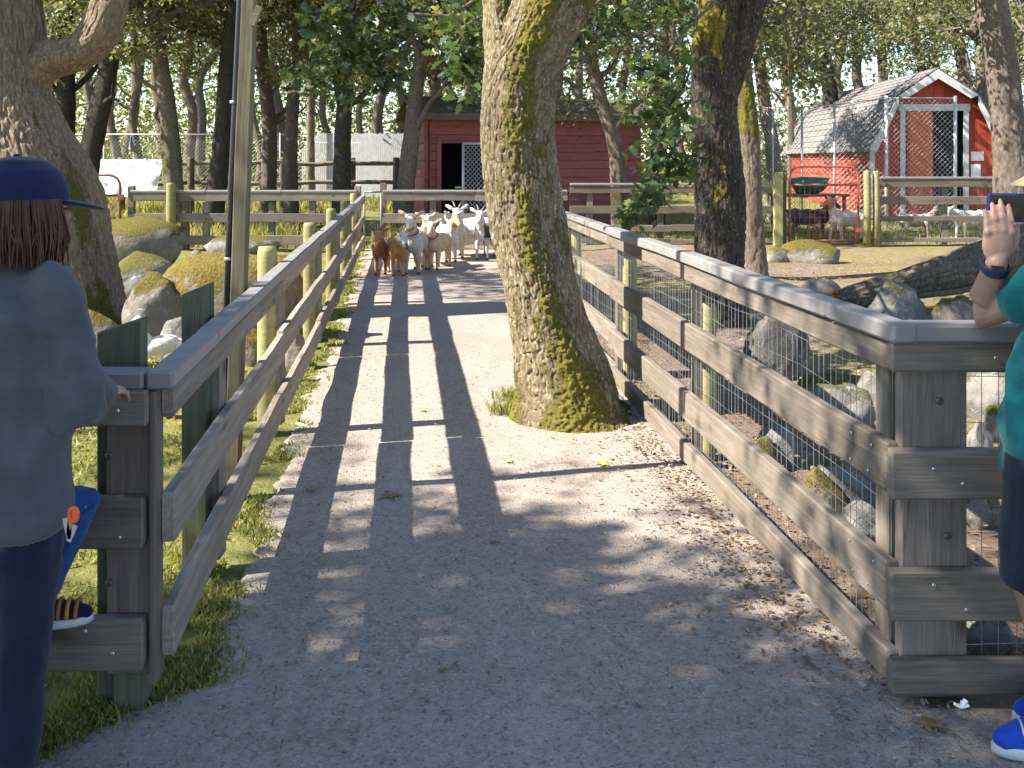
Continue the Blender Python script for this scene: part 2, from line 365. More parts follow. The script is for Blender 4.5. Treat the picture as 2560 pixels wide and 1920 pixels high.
# ---- path
edge = [G(*q) for q in ((509, 1713), (602, 1435), (648, 1308), (694, 1180), (740, 1041), (810, 903), (856, 787), (891, 671), (905, 640))]
ey = [e.y for e in edge]; ex = [e.x for e in edge]
py = np.unique(np.concatenate([np.linspace(-14, 1.5, 40), np.linspace(1.5, 17.2, 420)]))
lft = np.interp(py, ey, ex); lft = np.where(py < 2.95, np.interp(py, [-14, 2.25, 2.5, 2.95], [-9, -9, -1.55, ex[0]]), lft)
rgt = 1.27 - .11 * (py - 2.86); rgt = np.where(py < 2.8, np.interp(py, [-14, 2.2, 2.75], [9, 9, 2.6]), rgt)
q = np.stack([py * 3.1, 0 * py, 0 * py], -1); lft = lft + .05 * fbm(q * 1.5, 6, .75); rgt = rgt + .07 * fbm(q + 40, 5, .6)
nu = 60; tt = np.linspace(0, 1, nu)[None]; PX = lft[:, None] * (1 - tt) + rgt[:, None] * tt; PY = np.repeat(py[:, None], nu, 1)
PZ = .006 * fbm(np.stack([PX * 2.2, PY * 2.2, 0 * PX], -1), 4) + .012 + .0 * PX
PZ[:, 0] = -.02; PZ[:, -1] = -.02
ii = np.arange(len(py) - 1)[:, None] * nu + np.arange(nu - 1)[None]; F = np.stack([ii, ii + 1, ii + nu + 1, ii + nu], -1).reshape(-1, 4)
path = tag(link('path', np_mesh('path', np.stack([PX, PY, PZ], -1).reshape(-1, 3), F), path_mat(), smooth=True), kind='structure')
def path_left(y): return np.interp(y, py, lft)

# ================================================================== FENCES
ZU = Vector((0, 0, 1))
def Lf(d, off=0.0, z=0.0):                       # left fence line; off > 0 towards the path
    return Vector((-1.035 - .118 * (d - 2.73) + off, d, z))
def Rf(d, off=0.0, z=0.0):                       # right fence line; off > 0 away from the path
    return Vector((1.175 - .11 * (d - 2.86) + off, d, z))
def post_round(parent, p, r, h, mat, name='post', lean=(0, 0), n=14):
    p = Vector(p); mb = MB(); top = Vector((lean[0], lean[1], h))
    ph = random.random() * 6; mb.tube([(0, 0, -.1), (0, 0, 0), top * .5, top * .97, top], [r * 1.04, r * 1.03, r, r * .97, r * .86], n)
    o = link(name, mb.mesh(name), mat, None, True, p); 
    o.data.materials.clear(); o.data.materials.append(mat); adopt(o, parent); return o
def post_sq(parent, p, wx, wy, h, mat, name='post', slant=0.0, rz=0.0, z0=0.0):
    """upright timber; local X runs up the post so that the grain does"""
    mb = MB(); v = []
    for x, s in ((z0, 0), (h, 1)):
        for a, b in ((-1, -1), (1, -1), (1, 1), (-1, 1)):
            v.append((x + s * slant * a, a * wx / 2, b * wy / 2))
    mb.add(v, [(0, 1, 2, 3), (7, 6, 5, 4), (0, 4, 5, 1), (1, 5, 6, 2), (2, 6, 7, 3), (3, 7, 4, 0)])
    o = link(name, mb.mesh(name), mat)
    bm = bmesh.new(); bm.from_mesh(o.data); bmesh.ops.recalc_face_normals(bm, faces=bm.faces); bmesh.ops.bevel(bm, geom=list(bm.edges), offset=.004, segments=1, affect='EDGES'); bm.to_mesh(o.data); bm.free()
    # local X -> world Z, local Y -> world X, local Z -> world Y
    o.matrix_basis = Matrix.Translation(p) @ Matrix.Rotation(rz, 4, 'Z') @ Matrix(((0, 1, 0, 0), (0, 0, 1, 0), (1, 0, 0, 0), (0, 0, 0, 1)))
    if parent is not None: adopt(o, parent)
    return o
_disc = {}
def stud(parent, p, nrm, r, mat, name='nail'):
    if mat.name not in _disc:
        mb = MB(); mb.loft([(0, 0, -.004, 1, 1), (0, 0, .3, 1, 1), (0, 0, .6, .6, .6)], 10); me = mb.mesh(name); me.materials.append(mat); _disc[mat.name] = me
    o = bpy.data.objects.new(name, _disc[mat.name]); COL.objects.link(o)
    o.matrix_basis = Matrix.Translation(p) @ Vector(nrm).to_track_quat('Z', 'Y').to_matrix().to_4x4() @ Matrix.Scale(r, 4)
    adopt(o, parent); return o
def wires(segs, r):
    """3-sided wires as one mesh; segs (n,2,3)"""
    S = np.asarray(segs, float); d = S[:, 1] - S[:, 0]; d /= np.linalg.norm(d, axis=1)[:, None]
    ref = np.where(np.abs(d[:, 1:2]) > .9, [[1., 0, 0]], [[0, 1., 0]]); u = np.cross(d, ref); u /= np.linalg.norm(u, axis=1)[:, None]; w_ = np.cross(d, u)
    V = []
    for e in (0, 1):
        for k in range(3):
            a = 2 * math.pi * k / 3; V.append(S[:, e] + r * (u * math.cos(a) + w_ * math.sin(a)))
    V = np.stack(V, 1).reshape(-1, 3); b = np.arange(len(S))[:, None, None] * 6
    F = (b + np.array([[0, 1, 4, 3], [1, 2, 5, 4], [2, 0, 3, 5]])[None]).reshape(-1, 4); return V, F
def weld_mesh(p0, p1, z0, z1, sx, zl, r, sag=.006):
    p0 = np.array(p0); p1 = np.array(p1); L = np.linalg.norm(p1 - p0); d = (p1 - p0) / L; n = int(L / sx); S = []
    prp = np.array([-d[1], d[0], 0])
    for i in range(n + 1):
        q = p0 + d * (i * sx); j = prp * random.gauss(0, sag)
        S.append([q + [0, 0, z0] + j, q + [0, 0, z1] + j * .4])
    for z in zl:
        k = max(2, int(L / .35)); prev = None
        for i in range(k + 1):
            q = p0 + d * (L * i / k) + [0, 0, z + random.gauss(0, .006)]
            if prev is not None: S.append([prev, q])
            prev = q
    return S
def chain_link(p0, p1, z0, z1, s, r):
    p0 = np.array(p0, float); p1 = np.array(p1, float); L = np.linalg.norm(p1 - p0); d = (p1 - p0) / L; H = z1 - z0; S = []
    k = -H
    while k < L:
        a0, a1 = max(k, 0), min(k + H, L)
        if a1 > a0 + .01:
            S.append([p0 + d * a0 + [0, 0, z0 + a0 - k], p0 + d * a1 + [0, 0, z0 + a1 - k]])
            S.append([p0 + d * a0 + [0, 0, z1 - (a0 - k)], p0 + d * a1 + [0, 0, z1 - (a1 - k)]])
        k += s * 1.414
    return S
def wirepart(name, S, r, mat, parent):
    V, F = wires(S, r); o = link(name, np_mesh(name, V, F), mat); o['kind'] = 'stuff'; adopt(o, parent); return o
def rails_along(parent, line, ds, zs, th, mat, off, tilt=0.0, jit=.012, name='rail'):
    for (za, zb) in zs:
        for a, b in zip(ds[:-1], ds[1:]):
            z = (za + zb) / 2 + random.gauss(0, .004); q = random.gauss(0, .004)
            board(name, line(a + .004, off + q, z), line(b - .004, off + q + random.gauss(0, .003), z + random.gauss(0, .003)), zb - za, th, mat, parent, .006, jit)

# ---- left fence of the path
fl = thing('plank_fence', 'three-rail weathered plank fence along the left edge of the path', 'fence', Lf(2.73))
LZ = [(.905, 1.0), (.535, .685), (.18, .33)]
cut = [2.755, 5.32, 7.75, 10.2, 12.6, 15.0, 16.4]
rails_along(fl, Lf, cut, LZ, .042, M['rail_left'], 0.0)
cc = [2.715, 3.39, 5.28, 7.7, 10.1, 12.5, 14.9, 16.45]
for a, b in zip(cc[:-1], cc[1:]): board('cap', Lf(a + .002, -.008, 1.0285), Lf(b - .002, -.008, 1.0285 + random.gauss(0, .002)), .054, .08, M['cap'], fl, .008)
post_sq(fl, Lf(2.86, -.16), .135, .06, 1.17, M['post_green'], slant=.022)
post_sq(fl, Lf(3.71, -.115), .10, .10, 1.165, M['post_green'], slant=.02)
for d, h in ((5.63, 1.15), (8.2, 1.12), (10.6, 1.12), (13.0, 1.1), (15.4, 1.12)): post_round(fl, Lf(d, -.12), .06, h, M['post_log'])
for d in (3.765, 5.665, 8.235, 10.635, 13.035, 15.435): post_sq(fl, Lf(d, -.055), .06, .085, .99, M['rail_left'], 'nailer', z0=.06)
# the return to the left, facing the viewer
YL = 2.737
for i, (za, zb) in enumerate(((.895, 1.0), (.535, .685), (.177, .33))):
    board('rail', (-3.6, YL - .02, (za + zb) / 2), (-1.072 - (.012 if i else 0), YL - .02, (za + zb) / 2 + .002), zb - za, .04, M['rail'], fl, .006)
board('cap', (-3.6, YL + .01, 1.0285), (-1.085, YL + .01, 1.0285), .054, .08, M['cap'], fl, .008)
post_sq(fl, (-1.135, YL + .032, 0), .15, .05, .992, M['post_brown'], 'nailer', z0=.145)
post_sq(fl, (-1.165, YL + .1, 0), .09, .085, .98, M['post_green'])
board('trim', (-1.062, YL + .012, .13), (-1.062, YL + .012, .995), .018, .07, M['post_brown'], fl, .003)
for x, z in ((-1.24, .65), (-1.15, .575), (-1.25, .30), (-1.17, .235), (-1.155, .945)): stud(fl, (x, YL - .0425, z), (0, -1, 0), .006, M['nail'])
for z in (.42, .80): stud(fl, (-1.2, YL + .003, z), (0, -1, 0), .011, M['bolt'], 'bolt')

# ---- right fence of the path
fr = thing('wire_backed_fence', 'four-rail plank fence with wire mesh along the right edge of the path', 'fence', Rf(2.86))
RZ = [(1.03, 1.12), (.638, .788), (.266, .419), (.04, .143)]
rcut = [2.88, 6.9, 9.3, 11.6, 13.8, 15.9]
rails_along(fr, Rf, [2.88, 6.92], RZ, .045, M['rail'], .022, jit=.008)
def Rf2(d, off=0., z=0.): return Rf(d, off + .05, z - .015)
rails_along(fr, Rf2, [6.95, 9.3, 11.6, 13.8, 15.9], RZ, .045, M['rail'], .022)
for a, b in ((2.80, 3.26), (3.264, 6.92)): board('cap', Rf(a, .018, 1.149), Rf(b, .018, 1.149), .058, .085, M['cap'], fr, .008)
for a, b in ((6.95, 8.1), (8.1, 9.3), (9.3, 11.6), (11.6, 13.8), (13.8, 15.9)): board('cap', Rf2(a + .002, .018, 1.147), Rf2(b - .002, .018, 1.147), .052, .085, M['cap'], fr, .008)
for d in (5.08, 6.98, 9.2, 11.5, 13.7, 15.8): post_sq(fr, Rf(d, .09), .045, .10, 1.11, M['rail'] if d < 6 else M['post_brown'], 'nailer', z0=.03)
post_sq(fr, Rf(3.0, .065), .04, .10, 1.115, M['rail'], 'nailer', z0=.03)
for d in (5.25, 7.1, 9.4, 11.7, 13.9): post_round(fr, Rf(d, .2), .055, .86 if d < 6 else 1.1, M['post_log'])
YR = 2.86
for za, zb in RZ: board('rail', (1.165, YR - .022, (za + zb) / 2), (3.9, YR - .022, (za + zb) / 2), zb - za, .044, M['rail'], fr, .006)
board('cap', (1.16, YR - .006, 1.1485), (3.9, YR - .006, 1.1485), .058, .09, M['cap'], fr, .008)
post_sq(fr, (1.315, YR + .03, 0), .205, .05, 1.117, M['post_grey'], 'nailer', z0=.006)
post_sq(fr, (1.30, YR + .12, 0), .12, .12, 1.1, M['post_green'])
for x, z in ((1.50, 1.075), (1.40, .69), (1.31, .735), (1.31, .38), (1.41, .305)): stud(fr, (x - .02, YR - .046, z), (0, -1, 0), .006, M['nail'])
for x, z in ((1.355, .51), (1.33, .93)): stud(fr, (x, YR + .004, z), (0, -1, 0), .012, M['bolt'], 'bolt')
for d in (2.98, 3.12):
    for z in (.76, .67, .39, .30): stud(fr, Rf(d + random.uniform(-.03, .03), -.0015, z), (-1, 0, 0), .005, M['nail'])
S = weld_mesh(Rf(2.95, .06), Rf(6.9, .06), .0, 1.09, .05, [.03, .12, .22, .45, .56, .86, .97], .001)
S += weld_mesh(Rf2(6.95, .06), Rf2(15.8, .06), .0, 1.07, .05, [.03, .2, .5, .6, .9], .001)
S += weld_mesh((1.42, YR + .03, 0), (3.8, YR + .03, 0), .0, 1.05, .055, [.03, .16, .24, .5, .6, .85, 1.0], .001, .003)
wirepart('wire_mesh', S, .0014, M['wire'], fr)

# ---- fences across the back
def straight(p0, p1):
    p0 = Vector(p0); p1 = Vector(p1)
    return lambda t, z: p0 + (p1 - p0) * t + ZU * z
def back_fence(label, p0, p1, zs, capz, n, postx, mats, capm=True):
    ln = straight(p0, p1); t0 = thing('plank_fence', label, 'fence', ln(.5, 0)); ts = [i / n for i in range(n + 1)]
    for za, zb in zs:
        for a, b in zip(ts[:-1], ts[1:]): board('rail', ln(a, (za + zb) / 2) , ln(b, (za + zb) / 2 + random.gauss(0, .006)), zb - za, .04, mats, t0, .006, .01)
    if capm:
        for a, b in zip(ts[:-1], ts[1:]): board('cap', ln(a, capz) + Vector((.003, .03, 0)), ln(b, capz) + Vector((-.003, .03, 0)), .045, .13, M['cap'], t0, .008)
    for (t, kind, h) in postx:
        p = ln(t, 0)
        if kind == 'log': post_round(t0, p + Vector((0, .09, 0)), .08, h, M['post_log'])
        elif kind == 'logf': post_round(t0, p + Vector((0, -.11, 0)), .085, h, M['post_log'])
        else: post_sq(t0, p + Vector((0, .075, 0)), .11, .1, h, M[kind], 'nailer', z0=0)
    return t0
DB = 17.0
Xb = lambda x, d=DB: (x - HX) / FPX * d
bl = back_fence('three-rail plank fence across the back left, between mossy boulders and trees', (Xb(325), DB, 0), (Xb(893), DB, 0), [(.92, 1.08), (.525, .69), (.11, .28)], 1.1, 3,
    [(.0, 'post_brown', 1.2), (.19, 'logf', 1.26), (.24, 'post_brown', 1.05), (.33, 'rail', .9), (.62, 'rail', .9), (.8, 'rail', 1.0), (1.0, 'rail_left', 1.2)], M['rail'])
bm_ = back_fence('plank fence behind the goats, in front of the open red shed', (Xb(955), DB + .1, 0), (Xb(1420), DB + .1, 0), [(.92, 1.08), (.5, .68), (.11, .24)], 1.1, 2,
    [(.0, 'post_brown', 1.25), (.27, 'rail', 1.05), (.75, 'rail', 1.05)], M['rail'])
DR = 18.2
br = back_fence('dark plank fence below the shed wall, behind the mossy oaks on the right', (Xb(1425, DR), DR, 0), (Xb(1930, DR), DR, 0), [(1.02, 1.15), (.62, .77), (.27, .4), (.03, .12)], 1.2, 2,
    [(.1, 'rail', 1.15), (.45, 'post_green', 1.2), (.7, 'rail', 1.1)], M['wood_old'])
wirepart('wire_mesh', weld_mesh((Xb(1425, DR), DR + .05, 0), (Xb(1930, DR), DR + .05, 0), 0, 1.1, .06, [.1, .3, .5, .7, .9], .001), .0018, M['wire_dark'], br)
bf = back_fence('pale plank and wire fence in front of the red barn', (Xb(2198, DR), DR, 0), (Xb(2700, DR), DR, 0), [(1.14, 1.30), (.80, .96), (.47, .57), (.06, .14)], 1.325, 2,
    [(.0, 'rail', 1.25), (.33, 'rail', 1.2), (.66, 'rail', 1.2), (1, 'rail', 1.2)], M['rail'])
wirepart('wire_mesh', weld_mesh((Xb(2200, DR), DR + .05, 0), (Xb(2700, DR), DR + .05, 0), 0, 1.2, .085, [.1, .2, .3, .4, .62, .72, .98, 1.08], .001), .003, M['wire'], bf)
for i, (x, r, h, lab) in enumerate(((1941, .085, 1.44, 'square-cut brown gate post on the hinge side of the red gate'), (2161, .07, 1.47, 'left one of two pale log posts beside the red gate'), (2184, .066, 1.46, 'right one of two pale log posts, where the barn fence begins'))):
    if i == 0: o = post_sq(None, (Xb(x, DR), DR - .1, 0), .16, .14, h, M['post_log'], 'gate_post')
    else:
        mb = MB(); mb.tube([(0, 0, -.1), (.01, 0, h * .5), (0, 0, h * .98), (0, 0, h)], [r, r, r * .95, r * .8], 14); o = link('gate_post', mb.mesh('gate_post'), M['post_log'], None, True, (Xb(x, DR), DR - .13, 0))
    tag(o, lab, 'post')
post = post_sq(None, (Xb(1960, DR), DR + .06, 0), .1, .1, 1.35, M['post_green'], 'gate_post'); tag(post, 'dark narrow post just right of the brown gate post', 'post')

# ---- tubular gates
def tube_gate(name, label, x0, x1, d, ztop, zmid, mat, rad, meshx=.1):
    t = thing(name, label, 'gate', (x0, d, 0)); w_ = x1 - x0; mb = MB(); rr = .2; arc = []
    arc.append((x0, d, .02)); arc.append((x0, d, ztop - rr))
    for k in range(1, 7): a = math.pi / 2 * k / 6; arc.append((x0 + rr - rr * math.cos(a), d, ztop - rr + rr * math.sin(a)))
    for k in range(0, 7): a = math.pi / 2 * k / 6; arc.append((x1 - rr + rr * math.sin(a), d, ztop - rr + rr * math.cos(a)))
    arc.append((x1, d, .02)); mb.tube(arc, rad, 10); mb.build('frame', mat, t, True)
    for z in (zmid, .09): MB().tube([(x0, d, z), (x1, d, z)], rad * .9, 10).build('crossbar', mat, t, True)
    wirepart('wire_mesh', weld_mesh((x0, d, 0), (x1, d, 0), .09, zmid, meshx, [.2, .3, .42, .55, .7, .85, 1.0], .001, .002), .0042, mat, t)
    for z in (.3, 1.0): MB().box((x1 + .02, d, z), (.1, .05, .09)).build('hinge', mat, t)
    return t
tube_gate('tubular_gate', 'rust red tubular gate with arched top beside log posts', Xb(1972, DR), Xb(2143, DR), DR - .05, 1.55, 1.19, M['red_tube'], .024)
tube_gate('tubular_gate', 'maroon tubular gate half hidden behind the big left oak', Xb(170), Xb(303), DB - .05, 1.4, 1.03, M['maroon_tube'], .024)
wg = thing('wire_gate', 'narrow grey wire gate at the far end of the left fence', 'gate', (Xb(910), 16.7, 0))
x0, x1 = Xb(911, 16.7), Xb(953, 16.7)
for nm, a, b in (('stile', (x0, 16.7, .03), (x0, 16.7, 1.1)), ('stile', (x1, 16.7, .03), (x1, 16.7, 1.1)), ('crossbar', (x0, 16.7, 1.1), (x1, 16.7, 1.1)), ('crossbar', (x0, 16.7, .05), (x1, 16.7, .05))): MB().tube([a, b], .018, 8).build(nm, M['wire_dark'], wg, True)
wirepart('wire_mesh', weld_mesh((x0, 16.7, 0), (x1, 16.7, 0), .05, 1.1, .04, [.2, .35, .5, .65, .8, .95], .001, .001), .002, M['wire_dark'], wg)

# ---- timber pole with conduit beside the left fence
pd = 4.55
pp = thing('timber_pole', 'tall square timber pole with black conduit behind the left fence', 'pole', (P(574, 1240, pd).x, pd, 0))
b0 = P(578, 1240, pd); b0.z = -.1; b1 = P(622, 0, pd); up = (b1 - b0); b2 = b0 + up * 1.6
board('post', b0, b2, .068, .068, M['wood_pole'], pp, .004)
cd = Vector((-.052, -.02, 0)); MB().tube([b0 + cd + up * .08, b0 + cd + up * .55, b0 + cd + up * .95 + Vector((.012, 0, 0)), b0 + cd + up * 1.4 + Vector((.02, 0, 0))], .015, 10).build('conduit', M['black'], pp, True)
for k in (.2, .50, .8): MB().tube([b0 + cd + up * k, b0 + cd + up * (k + .006)], .0175, 10).build('clamp', M['galv'], pp, True)
sh = b0 + up * .99; MB().box(sh + Vector((.05, -.05, -.06)), (.03, .03, .1), rot=Euler((0, .4, 0)).to_matrix()).build('light_fitting', M['wood_pole'], pp)
MB().tube([b0 + Vector((-.075, .02, .1)), b0 + Vector((-.07, .03, .45)), b0 + Vector((-.06, .03, .75))], .012, 8).build('blue_pipe', M['blue'], pp, True)

# ---- split-rail fence and chain-link far behind
def hz(x, y): return float(gz(x, y))
sr = thing('split_rail_fence', 'old brown split-rail fence in dry grass beyond the paddock', 'fence', (Xb(600, 24), 24, hz(0, 24)))
xsr = [Xb(x, 24) for x in (100, 300, 480, 706, 880, 990)]
for i, x in enumerate(xsr): post_round(sr, (x, 24 + .1 * math.sin(i * 2), hz(x, 24)), .09, 1.6, M['wood_old'], lean=(.02 * math.sin(i * 3), 0))
for a, b in zip(xsr[:-1], xsr[1:]):
    for z in (.95, 1.45):
        mb = MB(); mb.tube([(a - .1, 23.93, hz(0, 24) + z + random.gauss(0, .03)), ((a + b) / 2, 23.95, hz(0, 24) + z + random.gauss(0, .03)), (b + .1, 23.93, hz(0, 24) + z + random.gauss(0, .03))], [.05, .06, .05], 6); mb.build('rail', M['wood_old'], sr)
cl = thing('chain_link_fence', 'far chain-link fence with thin top rail under the trees', 'fence', (Xb(300, 30), 30, hz(0, 30)))
za = hz(0, 30)
MB().tube([(Xb(60, 30), 30, za + 2.15), (Xb(770, 30), 30, za + 2.15)], .02, 6).build('top_rail', M['galv'], cl, True)
for x in (100, 260, 408, 560, 700): MB().tube([(Xb(x, 30), 30, za), (Xb(x, 30), 30, za + 2.2)], .025, 6).build('post', M['galv'], cl, True)
wirepart('chain_mesh', chain_link((Xb(60, 30), 30.02, 0), (Xb(770, 30), 30.02, 0), za, za + 2.15, .09, .003), .003, M['wire'], cl)
# pale slat fence, curved
ws = thing('pale_slat_fence', 'pale grey slat fence curving between tree trunks behind the split rails', 'fence', (Xb(870, 29), 29, hz(0, 29)))
pl = [(755, 30.5), (800, 29.5), (850, 28.8), (900, 28.3), (955, 28), (1010, 28)]
k = 0
for x in np.arange(757, 1012, 5.2):
    d = float(np.interp(x, [q[0] for q in pl], [q[1] for q in pl])); X = Xb(x, d); zt = 2.2 - .012 * max(0, 800 - x)
    post_sq(ws, (X, d, hz(0, d)), .058, .012, zt + random.gauss(0, .01), M['white_grey'] if 'white_grey' in M else M['cap'], 'slat', z0=.25)
for z in (.6, 1.9):
    MB().tube([(Xb(x, d), d + .04, hz(0, d) + z) for x, d in pl], .025, 6).build('rail', M['galv'], ws, True)

# ================================================================== BUILDINGS
# ---- red shed with lapped boards
A = Vector((-2.03, 21.5, 0)); ux = Vector((2.5, .63, 0)).normalized(); uy = Vector((-.63, 2.5, 0)).normalized()
zb = hz(0, 21.5)
sd = thing('red_shed', 'low red lap-sided shed with open dark doorway and mossy roof', 'shed', A + ZU * zb)
def SP(a, b, z): return A + ux * a + uy * b + ZU * (zb + z)
WF, WD, HE = 5.4, 3.0, 2.62
rot = math.atan2(ux.y, ux.x)
def sbox(mb, a0, a1, b0, b1, z0, z1): return mb.box(SP((a0 + a1) / 2, (b0 + b1) / 2, (z0 + z1) / 2), (a1 - a0, b1 - b0, z1 - z0), rot)
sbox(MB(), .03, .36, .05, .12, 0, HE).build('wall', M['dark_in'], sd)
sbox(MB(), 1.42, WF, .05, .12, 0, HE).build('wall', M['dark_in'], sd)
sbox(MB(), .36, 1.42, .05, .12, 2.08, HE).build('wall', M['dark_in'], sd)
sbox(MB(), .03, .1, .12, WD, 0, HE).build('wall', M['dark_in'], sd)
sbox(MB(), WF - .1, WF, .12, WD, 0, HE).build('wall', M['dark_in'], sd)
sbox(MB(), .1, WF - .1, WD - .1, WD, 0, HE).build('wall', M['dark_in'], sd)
nb = 13; bh = HE / nb
for i in range(nb):
    z = i * bh + bh / 2
    def lap(p, q):
        board('siding_board', p, q, bh + .012, .028, M['red_board'], sd, .003, .006, roll=-.17)
    if z < 2.08:
        lap(SP(.1, .03, z), SP(.3, .03, z)); lap(SP(1.5, .03, z), SP(WF, .03, z))
    else: lap(SP(.1, .03, z), SP(WF, .03, z))
    lap(SP(.0, WD, z), SP(.0, .06, z))
for a in (.02, .33, 1.46): post_sq(sd, SP(a, .0, 0), .1, .06, HE if a < .1 else 2.1, M['red_board'], 'corner_board', rz=rot)
board('lintel', SP(.28, 0, 2.14), SP(1.5, 0, 2.14), .12, .05, M['red_board'], sd)
mb = MB(); m4 = Matrix.Translation(SP(0, 0, 0)) @ Matrix.Rotation(rot, 4, 'Z')
rv = [(-.3, -.35, HE - .02), (WF + .3, -.35, HE - .02), (WF + .3, WD / 2, HE + .5), (-.3, WD / 2, HE + .5), (-.3, WD + .35, HE - .02), (WF + .3, WD + .35, HE - .02)]
vv = [m4 @ Vector(q) for q in rv] + [m4 @ Vector((q[0], q[1], q[2] + .09)) for q in rv]
mb.add(vv, [(0, 1, 2, 3), (3, 2, 5, 4), (6, 9, 8, 7), (9, 10, 11, 8), (0, 6, 7, 1), (4, 5, 11, 10), (0, 3, 9, 6), (3, 4, 10, 9), (1, 7, 8, 2), (2, 8, 11, 5)])
rf = mb.build('roof', M['moss_roof'], sd)
mb = MB()
for s in range(2):
    pass
board('fascia', m4 @ Vector((-.32, -.37, HE + .0)), m4 @ Vector((WF + .32, -.37, HE + .0)), .16, .03, M['wood_old'], sd)
MB().prism([(0.0, HE), (0.0, HE)], 0, 0) if False else None
mb = MB(); mb.add([m4 @ Vector(q) for q in ((.02, .02, HE - .01), (.02, WD / 2, HE + .49), (.02, WD - .02, HE - .01), (.08, .02, HE - .01), (.08, WD / 2, HE + .49), (.08, WD - .02, HE - .01))], [(0, 1, 2), (5, 4, 3), (0, 3, 4, 1), (1, 4, 5, 2), (2, 5, 3, 0)]); mb.build('gable', M['red_board'], sd)
# chain-link gate standing open at the shed door
cg = thing('chain_link_gate', 'silver chain-link gate standing ajar at the dark shed doorway', 'gate', P(1160, 560, 20.6))
g0 = P(1158, 400, 20.6); g0.z = zb; g1 = P(1262, 400, 20.2); g1.z = zb
hs = [g0 + ZU * .1, g1 + ZU * .1, g1 + ZU * 1.98, g0 + ZU * 1.98]
for i in range(4): MB().tube([hs[i], hs[(i + 1) % 4]], .03, 8).build('frame_tube', M['galv'], cg, True)
wirepart('chain_mesh', chain_link((g0.x, g0.y, 0), (g1.x, g1.y, 0), zb + .1, zb + 1.98, .075, .005), .0075, M['galv'], cg)
MB().tube([g0 + ZU * 1.0, g0 + ZU * 1.0 + Vector((-.18, -.02, 0))], .022, 8).build('latch', M['galv'], cg, True)

# ---- gambrel barn
BX, BY, BL = 11.0, 24.0, 9.5; zb2 = 0.12; brz = math.atan2(.72, 10)
bn = thing('red_barn', 'small red gambrel barn with white trim and shingled roof', 'barn', (BX, BY, zb2))
mB = Matrix.Translation((BX, BY, zb2)) @ Matrix.Rotation(-brz, 4, 'Z')
def B(x, y, z): return mB @ Vector((x, y, z))
hw, ze, bw_, zk, zp = 1.62, 2.05, 1.0, 3.22, 3.9
prof = [(-hw, 0), (hw, 0), (hw, ze), (bw_, zk), (0, zp), (-bw_, zk), (-hw, ze)]
# front wall as vertical boards either side of the door and above, cut to the gambrel
def ztop(x):
    x = abs(x); return np.interp(x, [0, bw_, hw], [zp, zk, ze])
dl, dr_, dtop = -.72, .72, 2.9
xsb = np.arange(-hw, hw - .001, .27)
for x in xsb:
    a, b = x, x + .27
    for (p, q) in ([(a, b)] if (b <= dl or a >= dr_) else [(a, b)]):
        z0 = 0 if (q <= dl + .02 or p >= dr_ - .02) else dtop
        MB().prism([(p + .004, z0), (q - .004, z0), (q - .004, ztop(q) - .03), (p + .004, ztop(p) - .03)], 0, .025, mB).build('wall_board', M['barn_red'], bn)
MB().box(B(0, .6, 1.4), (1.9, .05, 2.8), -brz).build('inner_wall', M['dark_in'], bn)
for s in (-1, 1):
    for i in range(9): board('wall_board', B(s * (hw - .0), 0.0, .12 + i * .225), B(s * (hw), BL, .12 + i * .225), .235, .022, M['barn_red'], bn, .003, roll=s * -.1)
MB().prism(prof, BL - .03, BL, mB).build('back_wall', M['barn_red'], bn)
# roof: courses of shingles
ov = .3
def course(p0, p1, n, nm):
    for i in range(n):
        for sgn in (-1, 1):
            a = Vector(p0) + (Vector(p1) - Vector(p0)) * (i / n); b = Vector(p0) + (Vector(p1) - Vector(p0)) * ((i + 1.12) / n)
            d = (b - a).normalized(); nrm = Vector((-d.z, 0, d.x)) if True else None
            off = Vector((d.z, 0, -d.x)) * -.0
            lift0 = Vector((-d.z, 0, d.x)) * (.03); lift1 = Vector((-d.z, 0, d.x)) * (.008)
            if (lift0.z < 0): lift0 = -lift0; lift1 = -lift1
            q = []
            for (pt, lf) in ((a, lift0), (b, lift1)):
                for e in (0, .02):
                    for yy in (-ov, BL + ov):
                        v = pt + lf * (1 if e else .2); q.append(B(sgn * v.x, yy, v.z))
            MB().add(q, [(0, 1, 3, 2), (4, 6, 7, 5), (0, 4, 5, 1), (2, 3, 7, 6), (0, 2, 6, 4), (1, 5, 7, 3)]).build('shingle_course', M['shingle'], bn)
course((hw + .16, 0, ze - .28), (bw_ + .02, 0, zk + .03), 8, 'low')
course((bw_ + .06, 0, zk - .02), (0, 0, zp + .03), 6, 'high')
# white barge boards following the gambrel
for s in (-1, 1):
    for (a, b, e0, e1) in (((hw + .12, ze - .22), (bw_, zk), 0, 0), ((bw_, zk), (0, zp), 0, 0)):
        wdt = .21; MB().prism([(s * a[0], a[1] - .0), (s * b[0], b[1]), (s * (b[0] - .0), b[1] - wdt * 1.15), (s * (a[0] - wdt * .9), a[1] - wdt * .35)], -ov - .03, -ov + .005, mB).build('barge_board', M['white_paint'], bn)
for s in (-1, 1): MB().box(B(s * (hw - .05), -.03, ze / 2), (.13, .03, ze), -brz).build('corner_trim', M['white_paint'], bn)
for x in (dl - .08, dr_ + .08): MB().box(B(x, -.035, 1.42), (.13, .04, 2.84), -brz).build('door_frame', M['white_paint'], bn)
MB().box(B(0, -.035, 2.93), (1.8, .045, .18), -brz).build('door_frame', M['white_paint'], bn)
MB().box(B(-.36, .03, 1.42), (.68, .04, 2.84), -brz).build('door', M['orange_cloth'], bn)
MB().box(B(-.66, .0, 1.42), (.07, .05, 2.84), -brz).build('door_edge', M['barn_red'], bn)
